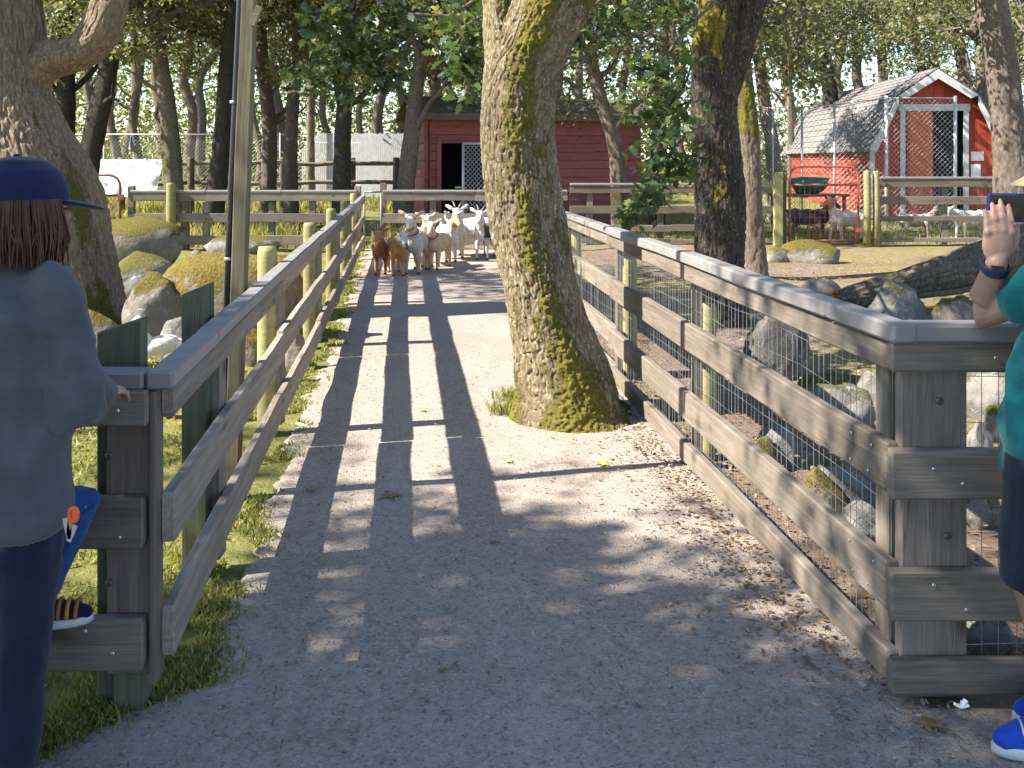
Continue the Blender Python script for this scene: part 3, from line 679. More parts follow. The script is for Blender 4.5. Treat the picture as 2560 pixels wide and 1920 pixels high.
for (x, z, w_, h) in ((1.10, 1.66, .32, .24), (1.06, 1.28, .24, .34)): MB().box(B(x, -.008, z), (w_, .006, h), -brz, ).build('notice', M['paper'], bn)
# ---- pen of poultry netting round the barn
pn = thing('netting_pen', 'tall chain-link and netting pen standing before the red barn', 'pen', (Xb(2216, 21.5), 21.5, 0))
D2 = 21.6; zt2 = 1.68 + 155 * D2 / FPX
pe = [(1885, 24.0, 1.68 + 130 * 24 / FPX), (1932, 23.3, 1.68 + 130 * 23.3 / FPX), (2005, 22.6, 1.68 + 133 * 22.6 / FPX), (2086, 22.0, 1.68 + 138 * 22 / FPX), (2216, D2, zt2), (2388, D2, zt2)]
for x, d, z in pe: MB().tube([(Xb(x, d), d, 0), (Xb(x, d), d, z + .05)], .028 if x < 2200 else .04, 8).build('post', M['galv'] if x < 2200 else M['white_paint'], pn, True)
for (x, d, z), (x2, d2, z2) in zip(pe[:-1], pe[1:]):
    MB().tube([(Xb(x, d), d, z), (Xb(x2, d2), d2, z2)], .015, 6).build('top_rail', M['galv'], pn, True)
    big = x >= 2000
    wirepart('netting', chain_link((Xb(x, d), d, 0), (Xb(x2, d2), d2, 0), .0, min(z, z2), .085 if big else .075, .003), .0036 if big else .0055, M['galv'], pn)
# pen clutter
def lump(name, label, cat, c, r, mat, seed=0, amp=.25, group=None, sub=3, flat=True):
    bm = bmesh.new(); bmesh.ops.create_icosphere(bm, subdivisions=sub, radius=1); me = bpy.data.meshes.new(name); bm.to_mesh(me); bm.free()
    n = len(me.vertices); co = np.empty(n * 3, np.float32); me.vertices.foreach_get('co', co); co = co.reshape(-1, 3)
    u = co / np.linalg.norm(co, axis=1)[:, None]
    k = 1 + amp * fbm(u * 1.3 + seed * 7.1, 3) + amp * .25 * fbm(u * 4 + seed, 3)
    # facets: clip by random planes
    rg = np.random.default_rng(seed + 5); p = u * k[:, None]
    for q in range(13):
        nv = rg.normal(size=3); nv /= np.linalg.norm(nv); lim = rg.uniform(.62, .95); dd = p @ nv; ex_ = np.clip(dd - lim, 0, None); p = p - nv[None] * (ex_ * .93)[:, None]
    p = p * (1 + .03 * fbm(p * 7 + seed, 4, .6) - .05 * np.exp(-(noise3(p * 2.3 + seed) / .05) ** 2))[:, None]
    if flat: p[:, 2] = np.maximum(p[:, 2], -.55)
    p = p * np.array(r); me.vertices.foreach_set('co', p.astype(np.float32).ravel()); me.update()
    o = link(name, me, mat, None, True, c); return tag(o, label, cat, group)

# ================================================================== TREES
M['bark_oak'] = bark('oak_bark', (.22, .165, .115), (.50, .40, .29), 1.0, moss=(.13, .13, .02))
M['bark_moss'] = bark('mossy_bark', (.19, .145, .085), (.43, .35, .22), 1.25, moss=(.19, .165, .035), lich=(.6, .6, .5))
M['bark_dark'] = bark('dark_bark', (.055, .045, .035), (.16, .13, .10), 1.3, moss=(.24, .2, .04), lich=(.38, .34, .3))
M['bark_pale'] = bark('pale_bark', (.17, .13, .095), (.36, .28, .21), 1.2, moss=(.2, .18, .03))
M['bark_far'] = bark('far_bark', (.13, .105, .085), (.31, .25, .2), 1.2, moss=(.12, .12, .03))
M['bark_black'] = bark('blackish_bark', (.04, .034, .028), (.12, .10, .08), 1.2, moss=(.06, .07, .015))
M['leaf_far'] = leafmat('oak_leaves_far', (.09, .10, .058), (.17, .175, .095), (.34, .315, .17), .45)
M['leaf_near'] = leafmat('glossy_leaves', (.045, .078, .036), (.08, .122, .05), (.2, .22, .08), .35, .28, .7)
M['leaf_wood'] = leafmat('woodland_leaves', (.13, .15, .075), (.25, .26, .12), (.44, .41, .21), .48)

def catmull(pts, n):
    pts = np.asarray(pts, float); P0 = np.vstack([2 * pts[0] - pts[1], pts, 2 * pts[-1] - pts[-2]]); m = len(pts) - 1
    t = np.linspace(0, m - 1e-6, n); i = t.astype(int); u = (t - i)[:, None]
    a, b, c, d = P0[i], P0[i + 1], P0[i + 2], P0[i + 3]
    return .5 * (2 * b + (c - a) * u + (2 * a - 5 * b + 4 * c - d) * u ** 2 + (3 * b - a - 3 * c + d) * u ** 3)
def trunk_geo(pts, rad, nr, nl, amp=.02, fs=(14, 4), flare=0.0, seed=0, mossf=None, plates=True):
    """returns V,F,moss.  pts (k,3) base to top, rad (k)"""
    C = catmull(np.column_stack([np.asarray([tuple(p) for p in pts]), rad]), nl); r = C[:, 3]; C = C[:, :3]
    T = np.gradient(C, axis=0); T /= np.linalg.norm(T, axis=1)[:, None]
    ref = np.array([0, 1., 0]); U = np.cross(T, ref); U /= np.linalg.norm(U, axis=1)[:, None]; W = np.cross(T, U)
    a = np.linspace(0, 2 * np.pi, nr, endpoint=False); ca, sa = np.cos(a), np.sin(a)
    nrm = U[:, None] * ca[None, :, None] + W[:, None] * sa[None, :, None]
    lobes = 1 + .035 * np.sin(a * 3 + seed)[None] + .025 * np.sin(a * 5 + 2.1 * seed)[None]
    if flare:
        h = np.linspace(0, 1, nl)[:, None]; fl_ = np.exp(-h * 14) * flare; lobes = lobes + fl_ * (.55 + .45 * np.sin(a * 4 + seed * 1.7)[None])
    V = C[:, None] + nrm * (r[:, None] * lobes)[..., None]
    arc = np.concatenate([[0], np.cumsum(np.linalg.norm(np.diff(C, axis=0), axis=1))])
    q = np.stack([nrm[..., 0] * r.mean() * fs[0], nrm[..., 1] * r.mean() * fs[0] + nrm[..., 2] * r.mean() * fs[0], np.repeat(arc[:, None], nr, 1) * fs[1]], -1) + seed * 3.3
    wq = q + .35 * np.stack([noise3(q * .8 + 5), noise3(q * .8 + 9), noise3(q * .8 + 13)], -1)
    cr = np.clip(np.abs(noise3(wq)) / .34, 0, 1); cr = cr * cr * (3 - 2 * cr); h = (cr - 1) * amp + amp * .4 * fbm(q * 2.1, 3)
    h = h + .9 * amp * fbm(q * .16, 2)
    moss = np.zeros(V.shape[:2])
    if mossf is not None:
        moss = np.clip(mossf(V, nrm) + .5 * fbm(q * .14 + 31, 4) + .42 * fbm(q * .7 + 11, 2), 0, 1); h = h * (1 - .6 * moss) + moss * (.012 + .012 * fbm(V * 45, 3))
    V = V + nrm * h[..., None]
    n, m = V.shape[:2]; i = np.arange(n - 1)[:, None] * m + np.arange(m)[None]; j = np.arange(n - 1)[:, None] * m + (np.arange(m)[None] + 1) % m
    F = np.stack([i, j, j + m, i + m], -1).reshape(-1, 4); return V.reshape(-1, 3), F, moss.ravel()
def geo_obj(name, geos, mat, parent=None, local=None):
    V = []; F = []; A = []; b = 0
    for g in geos: V.append(g[0]); F.append(g[1] + b); A.append(g[2]); b += len(g[0])
    V = np.vstack(V); 
    if local is not None: V = V - np.array(local)
    me = np_mesh(name, V, np.vstack(F)); at = me.attributes.new('moss', 'FLOAT', 'POINT'); at.data.foreach_set('value', np.concatenate(A).astype(np.float32))
    o = link(name, me, mat, None, True)
    if local is not None: o.location = local
    if parent is not None: adopt(o, parent)
    return o

def leaf_geo(C, size, rg, up=.35, shape='diamond', spread=1.0):
    """leaves at points C (n,3)"""
    n = len(C); nrm = rg.normal(size=(n, 3)); nrm[:, 2] = np.abs(nrm[:, 2]) + up; nrm /= np.linalg.norm(nrm, axis=1)[:, None]
    t = rg.normal(size=(n, 3)); t[:, 2] -= .35; t -= nrm * (t * nrm).sum(1)[:, None]; t /= np.linalg.norm(t, axis=1)[:, None]; s = np.cross(nrm, t)
    L = size * rg.uniform(.6, 1.3, n)[:, None]
    if shape == 'diamond':
        out = [(0, 0, 0), (.5, .33, .06), (1, 0, -.1), (.5, -.33, .06)]
    else:
        half = [(0, .03, 0), (.18, .10, .02), (.26, .24, .05), (.36, .13, .03), (.46, .34, .07), (.58, .17, .03), (.70, .30, .03), (.80, .12, -.03), (.92, .10, -.07)]
        out = half + [(1.02, 0, -.12)] + [(x, -y, z) for x, y, z in reversed(half)]
    V = np.stack([C + L * (x * t + y * s + z * nrm) for x, y, z in out], 1); k = len(out)
    return V.reshape(-1, 3), np.arange(n * k).reshape(n, k)
def crown_points(rg, clumps, per, rad, hollow=.4):
    out = []
    for c in clumps:
        m = int(per * rg.uniform(.6, 1.4)); d = rg.normal(size=(m, 3)); d /= np.linalg.norm(d, axis=1)[:, None]
        rr = rg.uniform(hollow ** 3, 1, m)[:, None] ** (1 / 3); out.append(np.asarray(c) + d * rr * np.array(rad) * rg.uniform(.6, 1.25))
    return np.vstack(out)
def crown_variant(seed, R0=3.4, zlo=-2.6, zhi=4.2, ncl=46, per=210, rad=(.75, .75, .42), size=.13):
    rg = np.random.default_rng(seed); mb = MB(); clumps = []
    nl = 8
    for i in range(nl):
        a = 2 * math.pi * i / nl + rg.uniform(-.3, .3); el = rg.uniform(-.1, 1.1); L = R0 * rg.uniform(.7, 1.1)
        d = Vector((math.cos(a) * math.cos(el), math.sin(a) * math.cos(el), math.sin(el) * 1.1)); p = Vector((0, 0, rg.uniform(-1.6, .3))); pts = [p.copy()]; 
        for k in range(5):
            d = (d + Vector(rg.normal(size=3)) * .28 + Vector((0, 0, -.06 * k))).normalized(); p = p + d * L / 5; pts.append(p.copy())
            if k >= 1:
                for q in range(2):
                    d2 = (d * .4 + Vector(rg.normal(size=3))).normalized(); e = p + d2 * rg.uniform(.5, 1.3); e.z -= rg.uniform(0, .7)
                    mid = (p + e) / 2 + Vector(rg.normal(size=3)) * .12; mb.tube([p, mid, e], [.035, .022, .01], 4, False); clumps.append(tuple(e))
        mb.tube(pts, np.linspace(.11, .03, len(pts)), 6, False); clumps.append(tuple(p))
    mb.tube([(0, 0, -1.2), (.1, .1, .8), (0.2, -.1, 2.2), (0, .1, 3.4)], [.14, .12, .08, .03], 6, False)
    clumps = np.array(clumps); extra = rg.normal(size=(max(0, ncl - len(clumps)), 3)) * np.array([R0 * .5, R0 * .5, 1.5]) + [0, 0, 1.4]
    clumps = np.vstack([clumps, extra]) if len(extra) else clumps
    clumps[:, 2] = np.clip(clumps[:, 2], zlo, zhi)
    V, F = leaf_geo(crown_points(rg, clumps, per, rad), size, rg)
    lm = np_mesh('crown', V, F); lm.materials.append(M['leaf_far']); bmh = mb.mesh('branches'); bmh.materials.append(M['bark_far']); return lm, bmh
CROWNS = [crown_variant(s, per=p) for s, p in ((11, 105), (12, 130), (13, 95), (14, 120))]
DENSE = crown_variant(21, R0=3.6, ncl=110, per=260, rad=(.8, .8, .5), size=.14)
def put_crown(tree, at, v=0, sc=1.0, rz=0.0, dense=False):
    lm, bmh = DENSE if dense else CROWNS[v % len(CROWNS)]
    for nm, me in (('crown', lm), ('branches', bmh)):
        o = bpy.data.objects.new(nm, me); COL.objects.link(o); o.location = at; o.rotation_euler = (0, 0, rz); o.scale = (sc, sc, sc); adopt(o, tree)
        if nm == 'crown': o['kind'] = 'stuff'

# ---- big oak on the left with its limb
D1 = 9.3
t1 = thing('oak_tree', 'massive furrowed oak at the left edge with a thick bent limb', 'tree', (P(100, 830, D1).x, D1, 0))
def mo1(V, n): return .75 * np.clip((.55 - V[..., 2]) / .6, 0, 1) + .25 * np.clip(n[..., 0], 0, 1) - .25
px = lambda r, d: r / FPX * d
q1 = [P(105, 880, D1), P(100, 800, D1), P(88, 650, D1), P(72, 500, D1), P(18, 310, D1), P(0, 190, D1), P(-10, 0, D1), P(-60, -300, D1), P(-70, -700, D1)]
r1 = [px(r, D1) for r in (225, 205, 185, 170, 130, 112, 100, 90, 70)]
g1_ = trunk_geo(q1, r1, 360, 560, .02, (21, 7), .15, 1, mo1)
q2 = [P(20, 240, D1), P(100, 160, D1), P(165, 140, D1), P(215, 120, D1), P(252, 75, D1), P(272, 10, D1), P(285, -80, D1), P(330, -250, D1)]
r2 = [px(r, D1) for r in (70, 52, 46, 46, 50, 46, 42, 30)]
g2_ = trunk_geo(q2, r2, 150, 240, .013, (22, 9), 0, 2)
geo_obj('trunk', [g1_, g2_], M['bark_oak'], t1)
put_crown(t1, (-6.3, 9.6, 7.6), 0, 1.05, .5)

# ---- mossy leaning tree in the middle of the path
D2_ = 6.03
t2 = thing('mossy_tree', 'leaning forked tree with yellow moss standing in the middle of the path', 'tree', (P(1418, 1041, D2_).x, D2_, 0))
def mo2(V, n):
    band = np.exp(-((n[..., 0] * .75 - n[..., 1] * .35 - .35) / .33) ** 2); return .7 * band + .06 + .4 * np.clip((.45 - V[..., 2]) / .45, 0, 1)
q3 = [P(1422, 1062, D2_), P(1418, 1030, D2_), P(1412, 960, D2_), P(1385, 860, D2_), P(1371, 810, D2_), P(1348, 694, D2_), P(1323, 579, D2_), P(1306, 463, D2_), P(1294, 347, D2_), P(1298, 231, D2_), P(1312, 150, D2_), P(1346, 70, D2_), P(1390, -20, D2_), P(1490, -200, D2_), P(1560, -420, D2_)]
r3 = [px(r, D2_) for r in (150, 136, 120, 106, 98, 92, 92, 94, 92, 94, 96, 96, 98, 80, 55)]
q4 = [P(1290, 300, D2_ - .02), P(1272, 190, D2_ - .02), P(1258, 90, D2_), P(1250, 0, D2_), P(1225, -150, D2_), P(1200, -400, D2_)]
r4 = [px(r, D2_) for r in (60, 58, 52, 44, 38, 26)]
geo_obj('trunk', [trunk_geo(q3, r3, 300, 620, .0125, (42, 15), .28, 3, mo2), trunk_geo(q4, r4, 120, 220, .009, (45, 16), 0, 4, mo2)], M['bark_moss'], t2)
put_crown(t2, (1.0, 6.2, 5.6), 1, .75, 1.0)
MB().tube([P(1230, 190, 5.72), P(1243, 155, 5.72), P(1278, 112, 5.72), P(1300, 50, 5.72)], [.004, .006, .007, .008], 6).build('twig', M['bark_pale'], t2, True)
MB().tube([P(1240, 160, 5.72), P(1265, 195, 5.72), P(1292, 208, 5.72)], [.006, .005, .003], 6).build('twig', M['bark_pale'], t2, True)

# ---- dark mossy-topped tree and slim tree behind the right fence
D3 = 9.3
t3 = thing('dark_oak_tree', 'dark-barked oak with bright moss at its fork behind the right fence', 'tree', (P(1800, 826, D3).x, D3, 0))
def mo3(V, n): return np.clip((V[..., 2] - 2.55) / .45, 0, 1) * (.55 - .55 * n[..., 0]) + .1 - .25
q5 = [P(1800, 850, D3), P(1798, 800, D3), P(1795, 660, D3), P(1797, 560, D3), P(1795, 460, D3), P(1785, 340, D3), P(1783, 230, D3), P(1785, 120, D3), P(1800, 0, D3), P(1790, -200, D3), P(1770, -450, D3)]
r5 = [px(r, D3) for r in (80, 70, 62, 62, 60, 58, 57, 55, 50, 42, 30)]
q6 = [P(1800, 240, D3 + .05), P(1838, 110, D3 + .05), P(1872, 0, D3 + .05), P(1930, -160, D3), P(2000, -400, D3)]
r6 = [px(r, D3) for r in (42, 46, 42, 36, 24)]
geo_obj('trunk', [trunk_geo(q5, r5, 180, 420, .016, (32, 9), .12, 5, mo3), trunk_geo(q6, r6, 120, 180, .014, (32, 9), 0, 6, lambda V, n: -.6 + 0 * V[..., 2])], M['bark_dark'], t3)
put_crown(t3, (2.4, 9.6, 6.6), 2, .8, .4)
D4 = 13.1
t4 = thing('slim_tree', 'slim moss-spotted tree trunk right of the dark oak', 'tree', (P(1883, 694, D4).x, D4, 0))
q7 = [P(1884, 720, D4), P(1883, 680, D4), P(1876, 520, D4), P(1869, 347, D4), P(1852, 174, D4), P(1835, 0, D4), P(1830, -250, D4)]
geo_obj('trunk', [trunk_geo(q7, [px(r, D4) for r in (42, 36, 29, 28, 25, 24, 20)], 70, 220, .012, (20, 6), .1, 7, lambda V, n: -.15 + .35 * np.clip((V[..., 2] - 1.2), 0, 1))], M['bark_pale'], t4)
put_crown(t4, (3.2, 13.4, 6.8), 0, .7, 2.2)
D5 = 17.0
t5 = thing('oak_tree', 'grey-brown oak trunk at the right edge in front of the barn', 'tree', (P(2530, 625, D5).x, D5, 0))
q8 = [P(2540, 640, D5), P(2535, 560, D5), P(2528, 400, D5), P(2515, 250, D5), P(2498, 110, D5), P(2480, 0, D5), P(2470, -200, D5)]
geo_obj('trunk', [trunk_geo(q8, [px(r, D5) for r in (60, 48, 40, 38, 37, 37, 30)], 90, 240, .015, (16, 5), .12, 8, lambda V, n: -.2 + .0 * V[..., 2])], M['bark_far'], t5)
put_crown(t5, (9.4, 17.6, 6.9), 1, .9, 2.9)

# ---- trunks standing one by one behind
def px_tree(label, d, pts, w_, mat, v, seed, csc=1.0, cz=None, name='oak_tree', group=None, cxy=(0, 0), lift=-1.0):
    z0 = float(gz(0, d)); ps = [P(x, y, d) for x, y in pts]; ps[0].z = z0 - .1
    top = ps[-1]; e = ps[-1] + (ps[-1] - ps[-2]).normalized() * 1.0; e.z = max(e.z, z0 + 6.0); ps.append(e)
    t = thing(name, label, 'tree', (ps[0].x, d, z0), group=group); n = len(ps)
    rr = [px(w_ / 2, d) * k for k in np.linspace(1.18, .7, n)]
    gs = [trunk_geo(ps, rr, 28, 90, .012, (16, 5), .15, seed, lambda V, n: -.15 + .4 * np.clip((1.2 - V[..., 2]), 0, 1))]
    rq = np.random.default_rng(seed * 7 + 1); CC = catmull(np.array([tuple(p) for p in ps]), 40)
    for k in range(5):
        i0 = int(rq.uniform(.32, .85) * 39); p0 = CC[i0]; a = rq.uniform(0, 6.28); hd = np.array([math.cos(a), math.sin(a) * .6, rq.uniform(.35, 1.1)]); L = rq.uniform(1.0, 2.4); r0 = rr[0] * rq.uniform(.22, .42); pts_ = [p0]
        for q_ in range(4): hd = hd / np.linalg.norm(hd); pts_.append(pts_[-1] + hd * L / 4); hd = hd + rq.normal(size=3) * .38 + [0, 0, .12]
        gs.append(trunk_geo([Vector(p) for p in pts_], [r0, r0 * .85, r0 * .65, r0 * .45, r0 * .2], 8, 16, .004, (20, 6), 0, k))
    geo_obj('trunk', gs, mat, t)
    put_crown(t, (e.x + cxy[0], e.y + cxy[1], cz or e.z + lift), v, csc, seed * 1.3); return t
T = M
px_tree('straight dark trunk just right of the big oak, under its limb', 21, [(160, 520), (163, 350), (165, 200), (168, 0)], 46, T['bark_black'], 0, 31, .85, lift=-.2)
px_tree('dark trunk leaning right behind the big oak limb', 20, [(200, 530), (228, 380), (262, 220), (285, 100), (305, -20)], 48, T['bark_black'], 1, 32, .85, lift=-.2)
px_tree('tall brown trunk standing at the right end of the white sheet', 20, [(440, 570), (432, 420), (420, 280), (398, 130), (388, 0)], 42, T['bark_far'], 2, 33, .85, lift=-.2)
px_tree('curved blackish trunk between the white sheet and the timber pole', 20, [(525, 570), (545, 440), (560, 300), (565, 180), (578, 60), (588, -20)], 42, T['bark_black'], 3, 34, .85, lift=-.2)
px_tree('grey trunk just right of the timber pole', 23, [(665, 540), (672, 400), (670, 280), (655, 160), (650, 0)], 36, T['bark_far'], 0, 35, .85, lift=-.2)
px_tree('pale-footed trunk behind the split-rail fence post', 22, [(730, 550), (726, 420), (732, 260), (742, 120), (752, 0)], 32, T['bark_far'], 1, 36, .85, lift=-.2)
px_tree('slender pale trunk left of the slat fence', 29, [(778, 500), (776, 360), (778, 200), (782, 0)], 19, T['bark_pale'], 2, 37, .85, lift=-.2)
px_tree('short blackish trunk in front of the pale slat fence', 20, [(852, 560), (855, 430), (858, 320), (866, 200), (872, 60)], 40, T['bark_black'], 3, 38, .85, lift=-.2)
px_tree('grey forked trunk at the left corner of the red shed', 20.5, [(1005, 560), (1018, 440), (1032, 320), (1042, 220), (1060, 120), (1100, -10)], 40, T['bark_far'], 0, 39)
px_tree('sunlit tan trunk rising behind the red shed roof', 27, [(1096, 500), (1092, 300), (1085, 180), (1080, 0)], 34, T['bark_pale'], 1, 40)
px_tree('crooked broken trunk leaning in front of the red shed wall', 19.3, [(1552, 570), (1545, 440), (1535, 350), (1505, 260), (1487, 190), (1470, 90), (1465, -10)], 36, T['bark_far'], 2, 41, .8)
px_tree('dark trunk at the right end of the red shed', 22, [(1640, 560), (1645, 400), (1650, 280), (1660, 140), (1668, 0)], 34, T['bark_black'], 3, 42)
px_tree('mossy leaning trunk left of the netting pen', 24, [(1940, 560), (1932, 380), (1915, 280), (1902, 180), (1885, 60), (1870, -20)], 32, T['bark_pale'], 0, 43)
px_tree('slender pinkish pine trunk above the netting pen', 33, [(1978, 500), (1976, 300), (1973, 150), (1970, 0)], 15, T['bark_pale'], 1, 44, .8, name='pine_tree')
px_tree('dark leaning trunk behind the barn roof on its left', 31, [(2078, 520), (2080, 300), (2064, 160), (2042, 70), (2015, -20)], 36, T['bark_black'], 2, 45)
px_tree('straight grey trunk rising over the middle of the barn roof', 37, [(2212, 480), (2210, 250), (2204, 130), (2195, 0)], 24, T['bark_far'], 3, 46)
px_tree('grey trunk leaning left behind the barn gable', 36, [(2425, 480), (2415, 220), (2400, 120), (2375, 40), (2360, -20)], 32, T['bark_far'], 0, 47)
px_tree('grey trunk between barn gable and right-edge oak', 30, [(2462, 500), (2458, 300), (2450, 120), (2440, 0)], 28, T['bark_far'], 1, 48)
# slender trunks deeper in the wood
fx = [(250, 36), (300, 33), (318, 40), (352, 36), (395, 42), (470, 38), (505, 34), (606, 40), (640, 33), (700, 38), (820, 42), (905, 37), (935, 33), (985, 41), (1130, 36), (1180, 42), (1290, 36), (1400, 40), (1450, 34), (1570, 40), (1700, 36), (1760, 42), (1990, 44), (2110, 45), (2160, 42), (2290, 46), (2350, 48), (2520, 40), (100, 34), (2700, 36)]
fl_ = ['just right of the big left oak', 'above the left end of the white sheet', 'right above the perched peafowl', 'above the middle of the white sheet', 'above the right end of the white sheet', 'right of the tall brown trunk by the sheet', 'touching the curved blackish trunk', 'hidden behind the timber pole', 'close to the right of the timber pole', 'between two grey trunks right of the pole', 'over the left part of the slat fence', 'over the middle of the slat fence', 'over the right part of the slat fence', 'left of the forked trunk by the shed', 'over the shed doorway', 'over the shed just left of the mossy tree', 'behind the leaning mossy tree', 'over the shed just right of the mossy tree', 'over the middle of the shed roof', 'over the shed right of the crooked trunk', 'between shed and dark oak', 'behind the dark oak', 'over the left of the netting pen', 'at the far end of the barn roof', 'over the left half of the barn roof', 'over the right half of the barn roof', 'at the peak of the barn', 'behind the right-edge oak', 'behind the big left oak', 'just right of the picture edge']
for i, (x, d) in enumerate(fx):
    ln_ = random.uniform(-35, 35)
    px_tree('slender far oak trunk ' + fl_[i], d, [(x, 470), (x + random.uniform(-14, 14), 390), (x + ln_ * .3 + random.uniform(-22, 22), 290), (x + ln_ * .4 + random.uniform(-26, 26), 200), (x + ln_ * .7 + random.uniform(-26, 26), 100), (x + ln_, 0)], random.uniform(15, 26), T['bark_pale'] if i % 3 else T['bark_far'], i, 60 + i, random.uniform(.75, 1.0), None, group='slender oaks deep in the wood', lift=random.choice((0.5, 1.5, 2.5)))
# ---- the oak that shades the foreground from the left
t6 = thing('broad_oak_tree', 'broad dense oak left of the viewer whose shade covers the foreground', 'tree', (-7.6, .6, 0))
geo_obj('trunk', [trunk_geo([(-7.6, .6, -.1), (-7.6, .6, .8), (-7.5, .7, 2.4), (-7.2, .8, 4.2), (-7.0, .7, 6.4)], [.55, .42, .36, .3, .16], 40, 80, .02, (10, 4), .2, 9, mo1)], M['bark_oak'], t6)
for (x, y, z, s, r) in ((-8.6, -.4, 6.4, .85, 2.0), (-6.2, -2.0, 6.6, .9, 3.0)): put_crown(t6, (x, y - .9, z), 0, s, r, True)

put_crown(t6, (-5.9, .3, 6.6), 2, .85, .7); put_crown(t6, (-5.7, -.5, 6.4), 0, .8, 1.9); put_crown(t6, (-4.9, -.95, 5.6), 1, .72, 1.2); put_crown(t6, (-7.0, -.6, 6.0), 3, .9, .0); put_crown(t6, (-7.9, -.3, 6.4), 1, .8, 2.0)

# ---- leafy branches hanging into view
def leafy(tree, name, stems, clumps, d, seed, n=70, size=.11, bark_='bark_far', rad=.22):
    rg = np.random.default_rng(seed); mb = MB()
    for s in stems: mb.tube([P(x, y, d + dz) for x, y, dz in s], np.linspace(.016, .005, len(s)), 6, False)
    mb.build('branch', M[bark_], tree, True)
    C = crown_points(rg, [tuple(P(x, y, d + dz)) for x, y, dz in clumps], n, (rad, rad, rad * .8), .2)
    V, F = leaf_geo(C, size, rg, .5, 'oak'); o = link('leafy_branch', np_mesh('leafy_branch', V, F), M['leaf_near']); o['kind'] = 'stuff'; adopt(o, tree)
leafy(t2, 'branch', [[(1290, -60, 0), (1120, 40, .3), (1000, 120, .6), (880, 170, .5), (770, 195, .4)], [(1120, 40, .3), (960, 30, .5), (850, 60, .6), (790, 70, .5)]],
      [(790, 50, .5), (850, 20, .5), (900, 60, .5), (960, 40, .4), (820, 110, .5), (880, 130, .5), (940, 130, .6), (835, 170, .4), (890, 195, .5), (860, 215, .4), (1000, 190, .6), (990, 90, .5), (770, 195, .4), (1020, 40, .5), (950, 190, .6)], 8.6, 5, 52, .125)
leafy(t2, 'branch', [[(1260, -60, 0), (1230, 60, -.2), (1190, 140, -.3), (1160, 220, -.3)]], [(1200, 40, -.2), (1170, 70, -.2), (1180, 120, -.3), (1150, 160, -.3), (1190, 170, -.3), (1165, 215, -.3), (1140, 100, -.2), (1150, 20, 0)], 7.2, 6, 36, .11)
leafy(t3, 'branch', [[(1790, 0, 0), (1700, 90, -.6), (1630, 190, -.9), (1600, 300, -1.0)], [(1770, 310, 0), (1720, 330, -.5), (1660, 400, -.9), (1610, 480, -1.0), (1580, 550, -1.0)], [(1630, 190, -.9), (1560, 160, -.8)]],
      [(1600, 160, -.8), (1640, 170, -.9), (1690, 160, -.8), (1660, 200, -.9), (1600, 250, -.9), (1640, 265, -1), (1590, 290, -1), (1700, 300, -.7), (1720, 280, -.6), (1660, 340, -.9), (1690, 360, -.8), (1630, 380, -.9), (1660, 420, -.9), (1700, 420, -.8), (1610, 480, -1), (1640, 470, -1), (1600, 530, -1), (1570, 550, -1), (1720, 380, -.7)], 8.4, 7, 26, .115, rad=.2)
leafy(t3, 'branch', [[(1560, -60, 0), (1480, 20, 0), (1430, 110, 0)]], [(1470, 30, 0), (1430, 80, 0), (1500, 90, .2), (1540, 40, .2), (1460, 120, 0), (1600, 30, .2), (1700, 60, .2), (1690, 20, .2)], 9.5, 8, 40, .12)

# ---- the wood behind, read as one mass
rg = np.random.default_rng(77); n = 52000
X = rg.uniform(-34, 46, n); Y = rg.uniform(42, 64, n); tq = rg.uniform(0, 1, n)
Zm = rg.uniform(.2, 15, n)
den = fbm(np.stack([X * .35, Y * .35, Zm * .42], -1), 3)
keep = den > np.where(X > 8, .36, np.where(X > -12, .05, -.06)) - .7 * np.exp(-(Zm / 4.5) ** 2)
C = np.stack([X, Y, Zm + gz(X, Y)], -1)[keep]; C = np.repeat(C, 4, 0) + rg.normal(size=(len(C) * 4, 3)) * .4
V, F = leaf_geo(C, .27, rg, .2); wd_ = link('woodland', np_mesh('woodland', V, F), M['leaf_wood']); tag(wd_, 'far green woodland filling the background behind the fences', 'woodland', kind='stuff')
# undergrowth at the foot of the wood
n = 22000; X = rg.uniform(-24, 24, n); Y = rg.uniform(31, 46, n); hgt = np.clip(.2 + .5 * np.clip((Y - 31) / 4, 0, 4) * np.where(X < 6, 1, .4) + 1.1 * fbm(np.stack([X * .5, Y * .5, 0 * X], -1), 3), .05, 3.2)
C = np.stack([X, Y, gz(X, Y) + rg.uniform(0, 1, n) * hgt], -1); V, F = leaf_geo(C, .2, rg, .3)
M['leaf_bush'] = leafmat('undergrowth_leaves', (.10, .15, .03), (.2, .24, .05), (.33, .32, .10), .4)
tag(link('undergrowth', np_mesh('undergrowth', V, F), M['leaf_bush']), 'bright yellow-green undergrowth below the far trees', 'undergrowth', kind='stuff')

